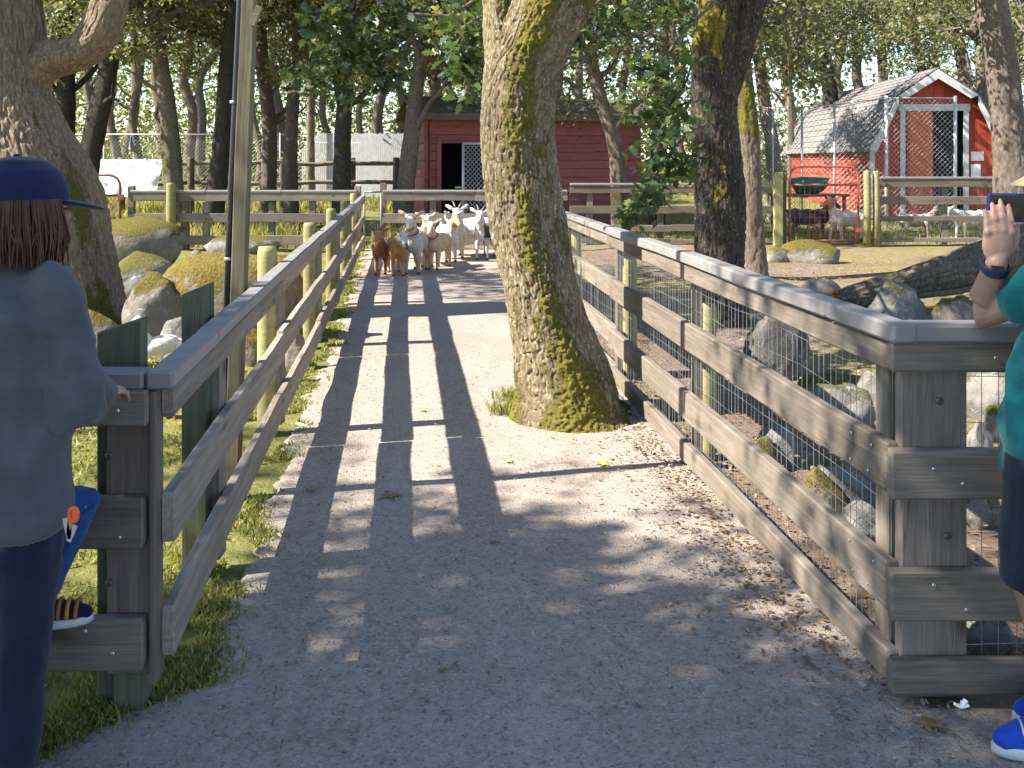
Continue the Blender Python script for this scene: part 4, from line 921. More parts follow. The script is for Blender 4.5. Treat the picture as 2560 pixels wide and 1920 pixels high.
# ================================================================== ROCKS, LOG, LITTER
M['rock_moss'] = rockmat('mossy_granite', (.10, .085, .07), (.24, .215, .185), (.17, .145, .03), .36, (.4, .39, .36))
M['rock_yellow'] = rockmat('yellow_moss_rock', (.14, .115, .075), (.27, .23, .16), (.24, .18, .04), .2, (.4, .38, .33))
M['rock_grey'] = rockmat('grey_rock', (.12, .115, .11), (.25, .245, .24), (.18, .16, .04), .46, (.4, .4, .39))
M['rock_pale'] = rockmat('pale_rock', (.12, .11, .095), (.25, .235, .21), (.17, .16, .045), .55, (.36, .35, .33))
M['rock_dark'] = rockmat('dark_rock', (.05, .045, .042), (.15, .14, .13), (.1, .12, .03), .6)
RK = [  # x0, x1, ytop, ybot, mat, label
 (200, 458, 572, 690, 'rock_moss', 'big dark boulder with a moss-covered back beside the left oak'),
 (268, 432, 640, 722, 'rock_grey', 'grey lichen-spotted boulder below the big moss-backed one'),
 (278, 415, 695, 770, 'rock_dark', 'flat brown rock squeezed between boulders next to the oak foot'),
 (412, 735, 640, 862, 'rock_yellow', 'largest boulder, covered in golden moss, behind the timber pole'),
 (312, 448, 718, 880, 'rock_moss', 'upright boulder with mossy face left of the golden boulder'),
 (404, 480, 815, 915, 'rock_pale', 'small pale boulder beside the white crested bird'),
 (150, 285, 785, 925, 'rock_moss', 'mossy rock partly hidden by the person in the grey sweatshirt'),
 (520, 690, 600, 640, 'rock_grey', 'long flat grey slab in front of the back fence'),
 (478, 515, 628, 650, 'rock_pale', 'little round stone beside the flat grey slab'),
 (592, 668, 828, 912, 'rock_yellow', 'golden mossy rock low behind the left fence rails'),
 (705, 770, 835, 925, 'rock_moss', 'mossy rock seen between the left fence rails'),
 (655, 720, 860, 960, 'rock_grey', 'grey rock in shade behind the left fence'),
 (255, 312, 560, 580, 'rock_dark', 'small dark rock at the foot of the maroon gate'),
 # right side
 (1960, 2100, 600, 660, 'rock_moss', 'pyramid-shaped mossy rock before the red gate'),
 (1912, 1972, 620, 658, 'rock_moss', 'low brown rock between slim tree and pyramid rock'),
 (2003, 2098, 704, 752, 'rock_pale', 'pale cracked rock beyond the right fence cap'),
 (2160, 2305, 728, 850, 'rock_grey', 'large cracked grey rock against the right fence corner'),
 (2340, 2440, 738, 860, 'rock_moss', 'tilted brown wedge rock left of the raised elbow'),
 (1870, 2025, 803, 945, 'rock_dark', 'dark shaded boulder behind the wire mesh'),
 (2005, 2168, 933, 1020, 'rock_moss', 'mossy rounded rock in the upper mesh bay near the corner'),
 (2030, 2190, 980, 1085, 'rock_pale', 'pale boulder below the mossy rock in the mesh bay'),
 (2150, 2235, 930, 1030, 'rock_pale', 'small pale rock right behind the corner nailer'),
 (1895, 1992, 1072, 1165, 'rock_grey', 'blue-grey rock behind the second right-hand rail'),
 (1862, 1936, 1088, 1175, 'rock_yellow', 'yellow mossy rock next to the blue-grey rock'),
 (2030, 2200, 1160, 1290, 'rock_grey', 'big speckled grey boulder behind the middle mesh bay'),
 (2005, 2110, 1188, 1300, 'rock_yellow', 'sharp mossy rock left of the speckled boulder'),
 (2080, 2215, 1268, 1370, 'rock_pale', 'pale smooth boulder low behind the mesh near the corner'),
 (2408, 2535, 925, 1050, 'rock_pale', 'large whitish boulder behind the front mesh by the man'),
 (2405, 2480, 1072, 1160, 'rock_pale', 'small whitish stone below the large whitish boulder'),
 (2470, 2560, 1020, 1110, 'rock_moss', 'mossy dark rock behind the front mesh next to the teal shirt'),
 (2400, 2500, 1210, 1330, 'rock_moss', 'mossy rock low behind the front mesh'),
 (2395, 2520, 1550, 1650, 'rock_pale', 'pale stone near the ground behind the lowest front rail'),
]
for i, (x0, x1, yt, yb, mt, lab) in enumerate(RK):
    d = dep(yb); wd = (x1 - x0) / FPX * d; ht = (yb - yt) / FPX * d; dp = wd * .42 * (1 if wd < 1 else .8)
    dd = d + dp * .8
    lump('boulder', lab, 'rock', ((((x0 + x1) / 2) - HX) / FPX * dd, dd, ht * .28), (wd * .6, dp, ht * (.92 if x1 < 1000 else .8)), M[mt], i, .2, sub=4 if d < 10 else 3)
# ---- driftwood log
M['log'] = bark('weathered_log', (.13, .105, .08), (.36, .30, .23), 1.0)
M['log_end'] = plain('rotten_log_end', (.42, .15, .06), .9, .4, 25, .6, .02)
DL = 10.2
lg = thing('fallen_log', 'long weathered fallen log rising to the right beyond the fence', 'log', P(2105, 760, DL))
ql = [P(2098, 748, DL), P(2160, 735, DL), P(2260, 712, DL), P(2380, 680, DL), P(2470, 655, DL), P(2570, 625, DL), P(2760, 585, DL)]
rl = [px(r, DL) for r in (24, 32, 38, 50, 58, 66, 70)]
def logtwist(g): return g
C_ = catmull(np.column_stack([np.asarray([tuple(p) for p in ql]), rl]), 160)
gl = trunk_geo([Vector(c[:3]) for c in C_[::8]], C_[::8, 3], 110, 260, .02, (16, 3), 0, 12); geo_obj('trunk', [gl], M['log'], lg)
mb = MB(); e = ql[0]
for k in range(9):
    a = k * .7; p = e + Vector((-.01, .07 * math.cos(a), .07 * math.sin(a))); mb.tube([p + Vector((.06, 0, 0)), p + Vector((-.03 - .03 * random.random(), .01, .01))], [.035, .012], 5)
mb.build('broken_end', M['log_end'], lg)
mb = MB(); mb.tube([P(2300, 740, DL - .3), P(2400, 728, DL - .2), P(2500, 700, DL - .2)], [.03, .035, .03], 7); tag(mb.build('stick', M['log'], None, True), 'thin dead branch lying under the fallen log', 'branch')

# ---- white sheet on the split rail
n1, n2 = 60, 24; us = np.linspace(0, 1, n1); vs_ = np.linspace(0, 1, n2); UU, VV = np.meshgrid(us, vs_)
DS = 23.6; X0, X1 = Xb(225, DS), Xb(415, DS); ztp = 1.68 + .02; zbt = 1.68 - 86 * DS / FPX
fold = (.03 * np.sin(UU * 31 + 3 * VV) + .03 * np.sin(UU * 13 + 5)) * (.2 + VV) + .06 * fbm(np.stack([UU * 9 - VV * 4, VV * 5, 0 * UU], -1), 3)
Xs = X0 + (X1 - X0) * (UU * (1 - .03 * VV) + .02 * VV); Zs = ztp + (zbt - ztp) * VV + .03 * np.sin(UU * 7) * VV; Ys = DS - .14 - .55 * VV + fold * .9
front = np.stack([Xs, Ys, Zs], -1); backp = front + np.array([0, .02, 0])
Vt = np.vstack([front.reshape(-1, 3), backp.reshape(-1, 3)]); ii = np.arange(n2 - 1)[:, None] * n1 + np.arange(n1 - 1)[None]
F1 = np.stack([ii, ii + n1, ii + n1 + 1, ii + 1], -1).reshape(-1, 4); F2 = F1[:, ::-1] + n1 * n2
tag(link('sheet', np_mesh('sheet', Vt, np.vstack([F1, F2])), M['tarp'], None, True), 'creased white sheet hung over the split rail at the left', 'sheet')
lump('plastic_heap', 'dark green plastic heap behind the rust red gate', 'plastic heap', (Xb(2020, 20.5), 20.5, 1.08), (.42, .3, .3), M['green_tarp'], 3, .3, flat=False)
tbl = thing('feed_table', 'small wooden feed table inside the pen under the green heap', 'table', (Xb(2020, 20.5), 20.5, 0))
MB().box((Xb(2020, 20.5), 20.5, .9), (1.6, .8, .05)).build('top', M['wood_old'], tbl)
for sx in (-.7, .7):
    for sy in (-.3, .3): MB().box((Xb(2020, 20.5) + sx, 20.5 + sy, .44), (.07, .07, .87)).build('leg', M['wood_old'], tbl)

# ---- grass, chips, litter
def blades(X, Y, Z, h, wd, rg, lean=.5):
    n = len(X); a = rg.uniform(0, 2 * np.pi, n); b = rg.uniform(0, 2 * np.pi, n); hh = h * rg.uniform(.5, 1.3, n); l = lean * hh * rg.uniform(.2, 1.2, n)
    p = np.stack([X, Y, Z - .008], -1); s = np.stack([np.cos(a), np.sin(a), 0 * a], -1) * wd[:, None] if hasattr(wd, '__len__') else np.stack([np.cos(a), np.sin(a), 0 * a], -1) * wd
    t = p + np.stack([np.cos(b) * l, np.sin(b) * l, hh], -1); m = p + np.stack([np.cos(b) * l * .35, np.sin(b) * l * .35, hh * .6], -1)
    V = np.stack([p - s, p + s, m + s * .7, t, m - s * .7], 1).reshape(-1, 3); return V, np.arange(n * 5).reshape(n, 5)
M['grass'] = leafmat('verge_grass', (.15, .17, .05), (.26, .265, .08), (.42, .37, .17), .35, .5, .3)
M['grass_dry'] = leafmat('dry_grass', (.2, .2, .06), (.33, .30, .11), (.46, .40, .2), .35, .6, .2)
rg = np.random.default_rng(9)
n = 30000; Y = 2.2 + (rg.uniform(0, 1, n) ** 1.6) * 14; fx_ = -1.035 - .118 * (Y - 2.73); pl_ = path_left(Y); u = rg.uniform(0, 1, n) ** .8
X = fx_ - .35 + (np.minimum(pl_ + .06, fx_ + .75) - fx_ + .35) * u; X = X + .04 * rg.normal(size=n)
k = (fbm(np.stack([X * 4, Y * 4, 0 * X], -1), 3) > -.08) & ((Y > 2.45) | (X < -1.1)); X, Y = X[k], Y[k]
V, F = blades(X, Y, 0 * X + .012, .028, .0026 + .0005 * Y, rg, .8); V1, F1 = V, F
n = 70000; Y = 2.6 + rg.uniform(0, 1, n) ** 1.5 * 13; X = -1.25 - .118 * (Y - 2.73) - rg.uniform(0, 1, n) ** 1.3 * (2 + .45 * Y)
k = fbm(np.stack([X * 1.7, Y * 1.7, 0 * X], -1), 3) > -.2; X, Y = X[k], Y[k]; V, F = blades(X, Y, 0 * X, .022, .003 + .0008 * Y, rg, 1.0)
tag(link('grass', np_mesh('grass', np.vstack([V1, V]), np.vstack([F1, F + len(V1)])), M['grass']), 'short green grass along the left fence and paddock', 'grass', kind='stuff')
n = 16000; Y = rg.uniform(17.4, 31, n); X = rg.uniform(-13, -1, n) ; k = fbm(np.stack([X * .6, Y * .6, 0 * X], -1), 3) > -.25; X, Y = X[k], Y[k]
V, F = blades(X, Y, gz(X, Y), .38, .016, rg, .6)
n = 6000; Y = rg.uniform(18.5, 24, n); X = rg.uniform(-2, 12, n); V2, F2 = blades(X, Y, gz(X, Y), .10, .012, rg, .6)
tag(link('tall_grass', np_mesh('tall_grass', np.vstack([V, V2]), np.vstack([F, F2 + len(V)])), M['grass_dry']), 'tall dry grass behind the back fences', 'grass', kind='stuff')
# tuft at the foot of the mossy tree
n = 900; a = rg.uniform(0, 6.28, n); r_ = rg.uniform(0, 1, n) ** .7; cx = [G(1310, 1035), G(1270, 1005)]; X = np.where(rg.uniform(size=n) < .6, cx[0].x, cx[1].x) + np.cos(a) * r_ * .13; Y = np.where(rg.uniform(size=n) < .6, cx[0].y, cx[1].y) + np.sin(a) * r_ * .12
V, F = blades(X, Y, 0 * X + .012, .085, .004, rg, .6); tag(link('grass_tuft', np_mesh('grass_tuft', V, F), M['grass']), 'bright grass tuft at the foot of the leaning mossy tree', 'grass', kind='stuff')
# bark chips and grit on the path
def chips(n, X, Y, Z, size, rg):
    a = rg.uniform(0, 6.28, n); L = size * rg.uniform(.4, 1.6, n); Wd = L * rg.uniform(.2, .6, n); tz = rg.normal(size=n) * .25
    d = np.stack([np.cos(a), np.sin(a), tz], -1); s = np.stack([-np.sin(a), np.cos(a), rg.normal(size=n) * .3], -1); c = np.stack([X, Y, Z], -1)
    V = np.stack([c - d * L[:, None] - s * Wd[:, None] * .4, c + d * L[:, None] * .2 - s * Wd[:, None], c + d * L[:, None], c + s * Wd[:, None]], 1).reshape(-1, 3); return V, np.arange(4 * n).reshape(n, 4)
M['chips'] = leafmat('bark_chips', (.15, .115, .09), (.24, .19, .15), (.36, .31, .26), .0, .9, .1)
n = 10000; Y = 1.9 + rg.uniform(0, 1, n) ** 1.8 * 8; X = rg.uniform(0, 1, n); lo = np.where(Y < 2.6, -2.2, path_left(Y)); hi = np.where(Y < 2.8, 2.4, 1.2 - .11 * (Y - 2.86)); X = lo + (hi - lo) * X
V, F = chips(n, X, Y, 0 * X + .020, .0075, rg)
n = 4200; Y = 2.0 + rg.uniform(0, 1, n) ** 1.3 * 9; X = 1.05 - .11 * (Y - 2.86) + rg.normal(size=n) * .16; V2, F2 = chips(n, X, Y, .02 + .010 * rg.uniform(size=n), .011, rg)
tag(link('bark_chips', np_mesh('bark_chips', np.vstack([V, V2]), np.vstack([F, F2 + len(V)])), M['chips']), 'scattered bark chips and grit on the path', 'bark chips', kind='stuff')
M['litter'] = leafmat('leaf_litter', (.13, .085, .055), (.25, .165, .10), (.38, .30, .2), .1, .7, .2)
n = 9000; Y = 3.0 + rg.uniform(0, 1, n) * 13; X = 1.2 - .11 * (Y - 2.86) + rg.uniform(0, 1, n) ** 1.4 * (2 + .5 * Y); V, F = leaf_geo(np.stack([X, Y, .012 + .02 * rg.uniform(size=n)], -1), .034, rg, 3.0)
n = 800; Y = rg.uniform(3.0, 7.5, n); X = 1.15 - .11 * (Y - 2.86) - np.abs(rg.normal(size=n)) * .13; V2, F2 = leaf_geo(np.stack([X, Y, .02 + .015 * rg.uniform(size=n)], -1), .028, rg, 2.5)
tag(link('leaf_litter', np_mesh('leaf_litter', np.vstack([V, V2]), np.vstack([F, F2 + len(V)])), M['litter']), 'brown fallen leaf litter under and beyond the right fence', 'leaf litter', kind='stuff')
# fallen leaves one by one
M['leaf_yellow'] = plain('yellow_fallen_leaf', (.5, .34, .08), .7, .3, 30, .2); M['leaf_brown'] = plain('brown_fallen_leaf', (.22, .15, .06), .7, .35, 30, .2)
def fallen(x, y, s, mat, label, seed):
    rg = np.random.default_rng(seed); g = G(x, y); V = []; k = 5; m = []
    for j in range(k):
        a = -1.9 + 3.8 * j / (k - 1); r = s * (.55 if j in (0, 4) else .8 if j in (1, 3) else 1.0)
        m += [(a - .28, r * .42), (a - .10, r * .8), (a, r), (a + .10, r * .8), (a + .28, r * .42)]
    out = [(0, -.1 * s)] + [(math.sin(a) * r, math.cos(a) * r) for a, r in m]
    out = [(p, q, .008 + .25 * s * (math.hypot(p, q) / s) ** 2 * (.5 + .5 * math.sin(5 * p / s + seed))) for p, q in out]
    mb = MB(); mb.add(out + [(p, q, z - .0015) for p, q, z in out], [tuple(range(len(out))), tuple(range(2 * len(out) - 1, len(out) - 1, -1))])
    mb.tube([(0, -.1 * s, .008), (0, -.6 * s, .012)], .0025, 5); o = link('fallen_leaf', mb.mesh('fallen_leaf'), mat); o.location = (g.x, g.y, .014); o.rotation_euler = (0, 0, seed * 1.7); tag(o, label, 'leaf', 'fallen leaves on the path')
for i, a in enumerate(((1513, 1168, .085, 'leaf_yellow', 'large yellow lobed leaf on the sunlit right half of the path'), (975, 1248, .09, 'leaf_brown', 'large olive-brown leaf at the edge of the tree shade'), (773, 1236, .06, 'leaf_brown', 'curled dark leaf on the left shadow band'), (1273, 1163, .05, 'leaf_yellow', 'small pale leaf left of the large yellow one'), (1059, 1032, .045, 'leaf_yellow', 'tan leaf between the shadow bands further up the path'), (2310, 1820, .09, 'leaf_brown', 'brown curled leaf on the grit below the right fence corner'), (1105, 1690, .03, 'leaf_brown', 'tiny dark leaf in the middle of the shaded foreground'), (1240, 1368, .035, 'leaf_brown', 'small brown leaf right of the widest shadow band'))): fallen(a[0], a[1], a[2], M[a[3]], a[4], i + 1)
mb = MB()
for k in range(7): a = k * .35; mb.tube([(0, 0, .015), (.024 * math.cos(a), .02 * math.sin(a), .022 + .012 * math.sin(k))], [.003, .006], 4)
o = tag(mb.build('feather', M['paper'], None), 'white downy feather below the right fence corner', 'feather'); o.location = G(2402, 1782)
M['hose'] = plain('pale_hose', (.5, .48, .36), .6, .1, 8, .05)
mb = MB(); c = P(190, 1075, 6.0)
for k in range(4): mb.tube([(c.x + (.38 + .04 * k) * math.cos(a), c.y + (.25 + .03 * k) * math.sin(a), .015 + .018 * k) for a in np.linspace(0, 6.1, 28)], .011, 6)
tag(mb.build('garden_hose', M['hose'], None, True), 'coil of pale hose on the grass behind the left front rail', 'hose')

# ================================================================== ANIMALS
def blob(name, mb, voxel, it=4, fac=.5, col=None, mat=None):
    """one continuous surface from overlapping closed pieces"""
    me = mb.mesh(name); bm = bmesh.new(); bm.from_mesh(me); bmesh.ops.recalc_face_normals(bm, faces=bm.faces); bm.to_mesh(me); bm.free()
    o = bpy.data.objects.new(name, me); COL.objects.link(o)
    r = o.modifiers.new('r', 'REMESH'); r.mode = 'VOXEL'; r.voxel_size = voxel; r.use_smooth_shade = True
    if it: s = o.modifiers.new('s', 'SMOOTH'); s.factor = fac; s.iterations = it
    dg = bpy.context.evaluated_depsgraph_get(); ev = o.evaluated_get(dg); m2 = bpy.data.meshes.new_from_object(ev); bpy.data.objects.remove(o); bpy.data.meshes.remove(me)
    m2.name = name; m2.materials.clear()
    if mat: m2.materials.append(mat)
    m2.polygons.foreach_set('use_smooth', np.ones(len(m2.polygons), bool))
    if col is not None: paint(m2, col)
    return m2
def paint(me, col):
    n = len(me.vertices); co = np.empty(n * 3, np.float32); me.vertices.foreach_get('co', co); co = co.reshape(-1, 3)
    c = np.ones((n, 4), np.float32); c[:, :3] = col(co); a = me.color_attributes.new('Col', 'FLOAT_COLOR', 'POINT'); a.data.foreach_set('color', c.ravel())
def coatmat(name, rough=.85, sc=60, bs=.5, bd=.006, stretch=(1, 1, 1), sheen=.2):
    m, t, b = newmat(name); at = N(t, 'Attribute', attribute_name='Col'); v = coord(t, stretch); n = noise(t, v, sc, 5, .65)
    hs = N(t, 'HueSaturation', {'Color': at.outputs['Color']}); t.links.new(N(t, 'MapRange', {0: n, 1: .3, 2: .7, 3: .72, 4: 1.2}).outputs[0], hs.inputs['Value'])
    setc(t, b, hs.outputs[0]); b.inputs['Roughness'].default_value = rough; b.inputs['Specular IOR Level'].default_value = .2; b.inputs['Sheen Weight'].default_value = sheen
    bump(t, b, n, bs, bd); return m
M['coat'] = coatmat('animal_coat'); M['horn'] = plain('horn', (.12, .10, .085), .5, .3, 40, .3, .003); M['eye'] = plain('dark_eye', (.01, .008, .006), .15, 0, 5, 0)
M['collar'] = plain('red_collar', (.3, .03, .04), .6, .2, 20, .1)
def smooth01(x, a, b):
    t = np.clip((x - a) / (b - a), 0, 1); return t * t * (3 - 2 * t)
def goat(label, x, y, heading, sc, body, face=None, legs=None, muzzle=None, yaw=0, pitch=0, horns=False, collar=False, step=0.0, chest=None, patch=None, d=None, base=0.0, ear='up'):
    g = G(x, y) if d is None else Vector(((x - HX) / FPX * d, d, base))
    root = thing('goat', label, 'goat', g, R(heading), 'goats'); root.scale = (sc,) * 3; root['group'] = 'goats on the farm'
    mb = MB()
    mb.ball((0, -.20, .425), (.105, .17, .145)); mb.ball((0, .02, .41), (.145, .27, .15)); mb.ball((0, .25, .43), (.118, .15, .14))
    piv = Vector((0, -.27, .47)); Rm = Euler((R(pitch), 0, R(yaw))).to_matrix()
    H = lambda p: piv + Rm @ (Vector(p) - piv)
    nd = lambda p: piv + Euler((R(pitch * .6), 0, R(yaw * .5))).to_matrix() @ (Vector(p) - piv)
    mb.tube([(0, -.20, .43), nd((0, -.31, .53)), H((0, -.40, .67))], [.115, .085, .06], 12, ball=True)
    mb.tube([H((0, -.385, .715)), H((0, -.45, .685)), H((0, -.525, .635)), H((0, -.575, .605))], [.062, .058, .043, .033], 12, ball=True)
    for s in (-1, 1):
        e0 = H((s * .045, -.375, .74)); e1 = H((s * .15, -.37, .80 if ear == 'up' else .70)); mid = (e0 + e1) / 2
        q = (e1 - e0).to_track_quat('X', 'Z').to_matrix(); mb.ball(mid + (e1 - e0) * .05, (.085, .012, .032), q)
    for s, k in ((-1, 1), (1, -1)):
        o = step * k
        mb.tube([(s * .07, -.20, .38), (s * .072, -.225 - o * .3, .28), (s * .072, -.235 - o * .6, .19), (s * .072, -.235 - o, .06), (s * .072, -.245 - o, .012)], [.062, .043, .029, .021, .027], 10, ball=True)
        mb.tube([(s * .075, .24, .40), (s * .082, .21 + o * .2, .29), (s * .08, .305 + o * .6, .185), (s * .08, .285 + o, .06), (s * .08, .275 + o, .012)], [.095, .06, .029, .022, .027], 10, ball=True)
    mb.tube([(0, .37, .49), (0, .42, .55), (0, .43, .60)], [.03, .025, .012], 8, ball=True)
    if horns: mb.tube([H((0, -.54, .58)), H((0, -.53, .50)), H((0, -.52, .44))], [.018, .014, .005], 8, ball=True)
    face = face or body; legs = legs or body; muzzle = muzzle or face; hp = np.array(H((0, -.47, .66))); mz = np.array(H((0, -.59, .60))); nk = np.array(nd((0, -.33, .55)))
    def col(co):
        c = np.repeat(np.array([body]), len(co), 0).astype(float); nz = .03 * fbm(co * 14, 3)
        if chest is not None: w_ = (smooth01(-co[:, 1] + nz, .08, .2) * smooth01(-co[:, 2] + nz, -.62, -.5))[:, None]; c = c * (1 - w_) + np.array(chest) * w_
        if patch is not None: w_ = smooth01(fbm(co * 4.2 + 3, 2), .0, .08)[:, None]; c = c * (1 - w_) + np.array(patch) * w_
        w_ = smooth01(-np.linalg.norm(co - hp, axis=1) + nz, -.17, -.13)[:, None]; c = c * (1 - w_) + np.array(face) * w_
        w_ = smooth01(-np.linalg.norm(co - mz, axis=1) + nz, -.085, -.055)[:, None]; c = c * (1 - w_) + np.array(muzzle) * w_
        w_ = smooth01(-co[:, 2] + nz, -.24, -.16)[:, None]; c = c * (1 - w_) + np.array(legs) * w_
        w_ = smooth01(-co[:, 2], -.04, -.03)[:, None]; return c * (1 - w_) + np.array((.04, .035, .03)) * w_
    gm = blob('body', mb, .0125, 3, .5, col, M['coat']); n_ = len(gm.vertices); co = np.empty(n_ * 3, np.float32); gm.vertices.foreach_get('co', co); no = np.empty(n_ * 3, np.float32); gm.vertices.foreach_get('normal', no); co = co.reshape(-1, 3); no = no.reshape(-1, 3)
    fur = (.009 * fbm(co * np.array([30, 30, 14]) + x, 3) + .006 * fbm(co * 9 + x, 2)) * smooth01(co[:, 2], .12, .3) * (1 - .7 * smooth01(-np.linalg.norm(co - hp, axis=1), -.2, -.14))
    gm.vertices.foreach_set('co', (co + no * fur[:, None]).astype(np.float32).ravel()); gm.update(); bo = link('body', gm, None); bo.parent = root
    for s in (-1, 1):
        e = link('eye', MB().ball(H((s * .05, -.44, .715)), .012, nu=8, nv=6).mesh('eye'), M['eye'], None, True); e.parent = root
        if horns:
            h = link('horn', MB().tube([H((s * .025, -.38, .76)), H((s * .036, -.36, .80)), H((s * .06, -.32, .845)), H((s * .09, -.275, .86))], [.019, .016, .011, .004], 8).mesh('horn'), M['horn'], None, True); h.parent = root
    if collar:
        c0 = nd((0, -.315, .555)); ax = (H((0, -.40, .67)) - Vector((0, -.24, .45))).normalized(); u = ax.orthogonal().normalized(); w_ = ax.cross(u)
        h = link('collar', MB().tube([c0 + (u * math.cos(a) + w_ * math.sin(a)) * .088 for a in np.linspace(0, 2 * math.pi, 20)], .011, 6, False).mesh('collar'), M['collar'], None, True); h.parent = root
    return root
W, CR, TN, BR = (.60, .575, .53), (.60, .46, .31), (.46, .22, .085), (.29, .11, .042)
goat('small reddish-brown goat at the left front of the herd', 953, 684, 6, .92, BR, face=(.5, .22, .09), legs=TN, muzzle=(.5, .3, .16), yaw=-8, pitch=12, horns=True, step=.03)
goat('orange-tan goat with white face lowering its head at the front', 990, 687, 14, .98, TN, face=W, muzzle=(.12, .11, .11), legs=(.6, .36, .2), yaw=12, pitch=24, horns=False, step=-.03)
goat('tall cream goat with raised head and upright ears, centre of the herd', 1041, 682, -6, 1.16, CR, chest=W, face=(.74, .58, .40), legs=(.55, .42, .3), yaw=6, pitch=-4, collar=True, step=.03)
goat('cream goat looking out behind the tall one', 1066, 664, 8, 1.06, CR, face=(.76, .66, .48), yaw=-6, pitch=-6, step=.02)
goat('fawn goat with red collar right of the tall cream goat', 1096, 672, -14, .98, (.62, .42, .25), face=(.76, .58, .38), muzzle=W, chest=(.68, .5, .32), yaw=8, collar=True, step=-.04)
goat('white goat with reddish head mostly hidden behind the fawn goat', 1118, 652, 18, 1.05, W, face=(.5, .25, .16), yaw=10)
goat('bearded grey-faced goat with swept dark horns', 1140, 644, 10, 1.15, (.6, .54, .46), face=(.42, .40, .39), muzzle=W, legs=W, horns=True, yaw=-14, pitch=2, step=.05)
goat('large white goat standing side-on at the right of the herd', 1185, 641, 82, 1.2, W, yaw=0, pitch=20, step=.09)
goat('white goat with black face patch beside the mossy trunk', 1214, 646, -12, 1.08, W, face=(.66, .64, .62), patch=(.03, .03, .03), yaw=4, pitch=-2, horns=True, step=.04)
goat('dark grey goat behind the rust red gate', 2022, 0, 62, 1.15, (.05, .05, .055), legs=(.1, .09, .08), d=19.5, horns=False, yaw=-20)
goat('white goat with brown head stepping behind the gate posts', 2118, 0, -72, 1.15, W, face=(.45, .2, .09), d=19.0, horns=False, pitch=-10, step=.08)
goat('white goat grazing behind the barn fence', 2425, 0, -70, 1.1, W, d=19.4, pitch=40, step=.03)
goat('brown and grey goat behind the middle of the barn fence', 2290, 0, 80, .95, (.25, .2, .16), patch=(.5, .47, .43), d=19.6, pitch=10)

def bird(label, x, y, d, heading, sc, body, neck, tail, z=0.0, crest=True, name='peafowl', fan=False):
    c = P(x, y, d); root = thing(name, label, 'bird', (c.x, d, z if z else 0), R(heading)); root.scale = (sc,) * 3; mb = MB()
    mb.ball((0, 0, .22), (.085, .16, .085), Euler((.2, 0, 0)).to_matrix()); mb.tube([(0, -.11, .26), (0, -.16, .35), (0, -.165, .43)], [.06, .035, .024], 10, ball=True)
    mb.ball((0, -.175, .45), (.028, .036, .028)); mb.tube([(0, -.2, .45), (0, -.235, .44)], [.012, .003], 8)
    mb.tube([(0, .12, .22), (0, .3, .16), (0, .46, .1)], [.06, .045, .02], 10, ball=True)
    for s in (-1, 1): mb.tube([(s * .04, 0, .16), (s * .04, .01, .08), (s * .04, -.01, .005), (s * .04, -.06, .005)], [.025, .012, .009, .006], 6, ball=True)
    def col(co):
        c_ = np.repeat(np.array([body]), len(co), 0).astype(float); w_ = smooth01(co[:, 2], .27, .33)[:, None]; c_ = c_ * (1 - w_) + np.array(neck) * w_
        w_ = smooth01(co[:, 1], .12, .2)[:, None]; return c_ * (1 - w_) + np.array(tail) * w_
    o = link('body', blob('body', mb, .008, 2, .5, col, M['coat']), None); o.parent = root
    if crest:
        m3 = MB()
        for k in range(5): a = (k - 2) * .25; m3.tube([(0, -.17, .475), (0, -.16 + .05 * math.sin(a), .475 + .06 * math.cos(a))], [.002, .006], 5)
        o = link('crest', m3.mesh('crest'), M['paper']); o.parent = root
    return root
bird('white crested peafowl resting by the boulders left of the path', 402, 900, 7.3, -70, .95, W, (.7, .66, .58), W)
bird('grey-brown peafowl with blue neck perched on the split rail', 332, 400, 23.9, 10, 1.15, (.3, .26, .22), (.06, .16, .3), (.2, .17, .13), z=1.74)
bird('rust-brown hen pecking behind the second left fence post', 448, 1040, 5.9, 60, .9, (.45, .17, .06), (.4, .14, .05), (.5, .22, .08), crest=False, name='hen')

# ================================================================== PEOPLE
M['skin'] = plain('skin', (.37, .215, .155), .5, .10, 30, .08, .002)
M['hair'] = coatmat('brown_hair', .45, 90, .8, .004, (1, 1, .12), .0)
def fabric(name, c, sc=9, var=.22, bs=.5, bd=.012, rough=.9):
    m, t, b = newmat(name); v = coord(t); n = noise(t, v, sc, 5, .6); f = noise(t, v, 420, 2, .6)
    setc(t, b, ramp(t, n, [(.3, tuple(x * (1 - var) for x in c)), (.7, tuple(x * (1 + var) for x in c))])); b.inputs['Roughness'].default_value = rough; b.inputs['Sheen Weight'].default_value = .15; b.inputs['Specular IOR Level'].default_value = .2
    h = N(t, 'Math', {0: n, 1: N(t, 'Math', {0: f, 1: .12}, operation='MULTIPLY').outputs[0]}, operation='ADD').outputs[0]; bump(t, b, h, bs, bd); return m
M['sweat'] = fabric('grey_blue_sweatshirt', (.078, .086, .096)); M['legging'] = fabric('navy_leggings', (.011, .014, .036), 14); M['cap_navy'] = fabric('navy_cap', (.008, .013, .05), 12, .15, .2)
M['jeans'] = fabric('blue_jeans', (.022, .075, .24), 18); M['teal'] = fabric('teal_shirt', (.01, .135, .14)); M['shorts'] = fabric('navy_shorts', (.016, .02, .034)); M['stripe'] = fabric('grey_stripe', (.2, .22, .25), 12, .1, .1)
M['tan_hat'] = fabric('tan_hat', (.5, .38, .24), 20, .15, .3); M['shoe_teal'] = fabric('dark_teal_shoe', (.02, .05, .055), 30); M['shoe_blue'] = fabric('blue_shoe', (.015, .07, .42), 40, .2, .2); M['sole'] = plain('white_sole', (.62, .62, .62), .6, .08, 20, .05)
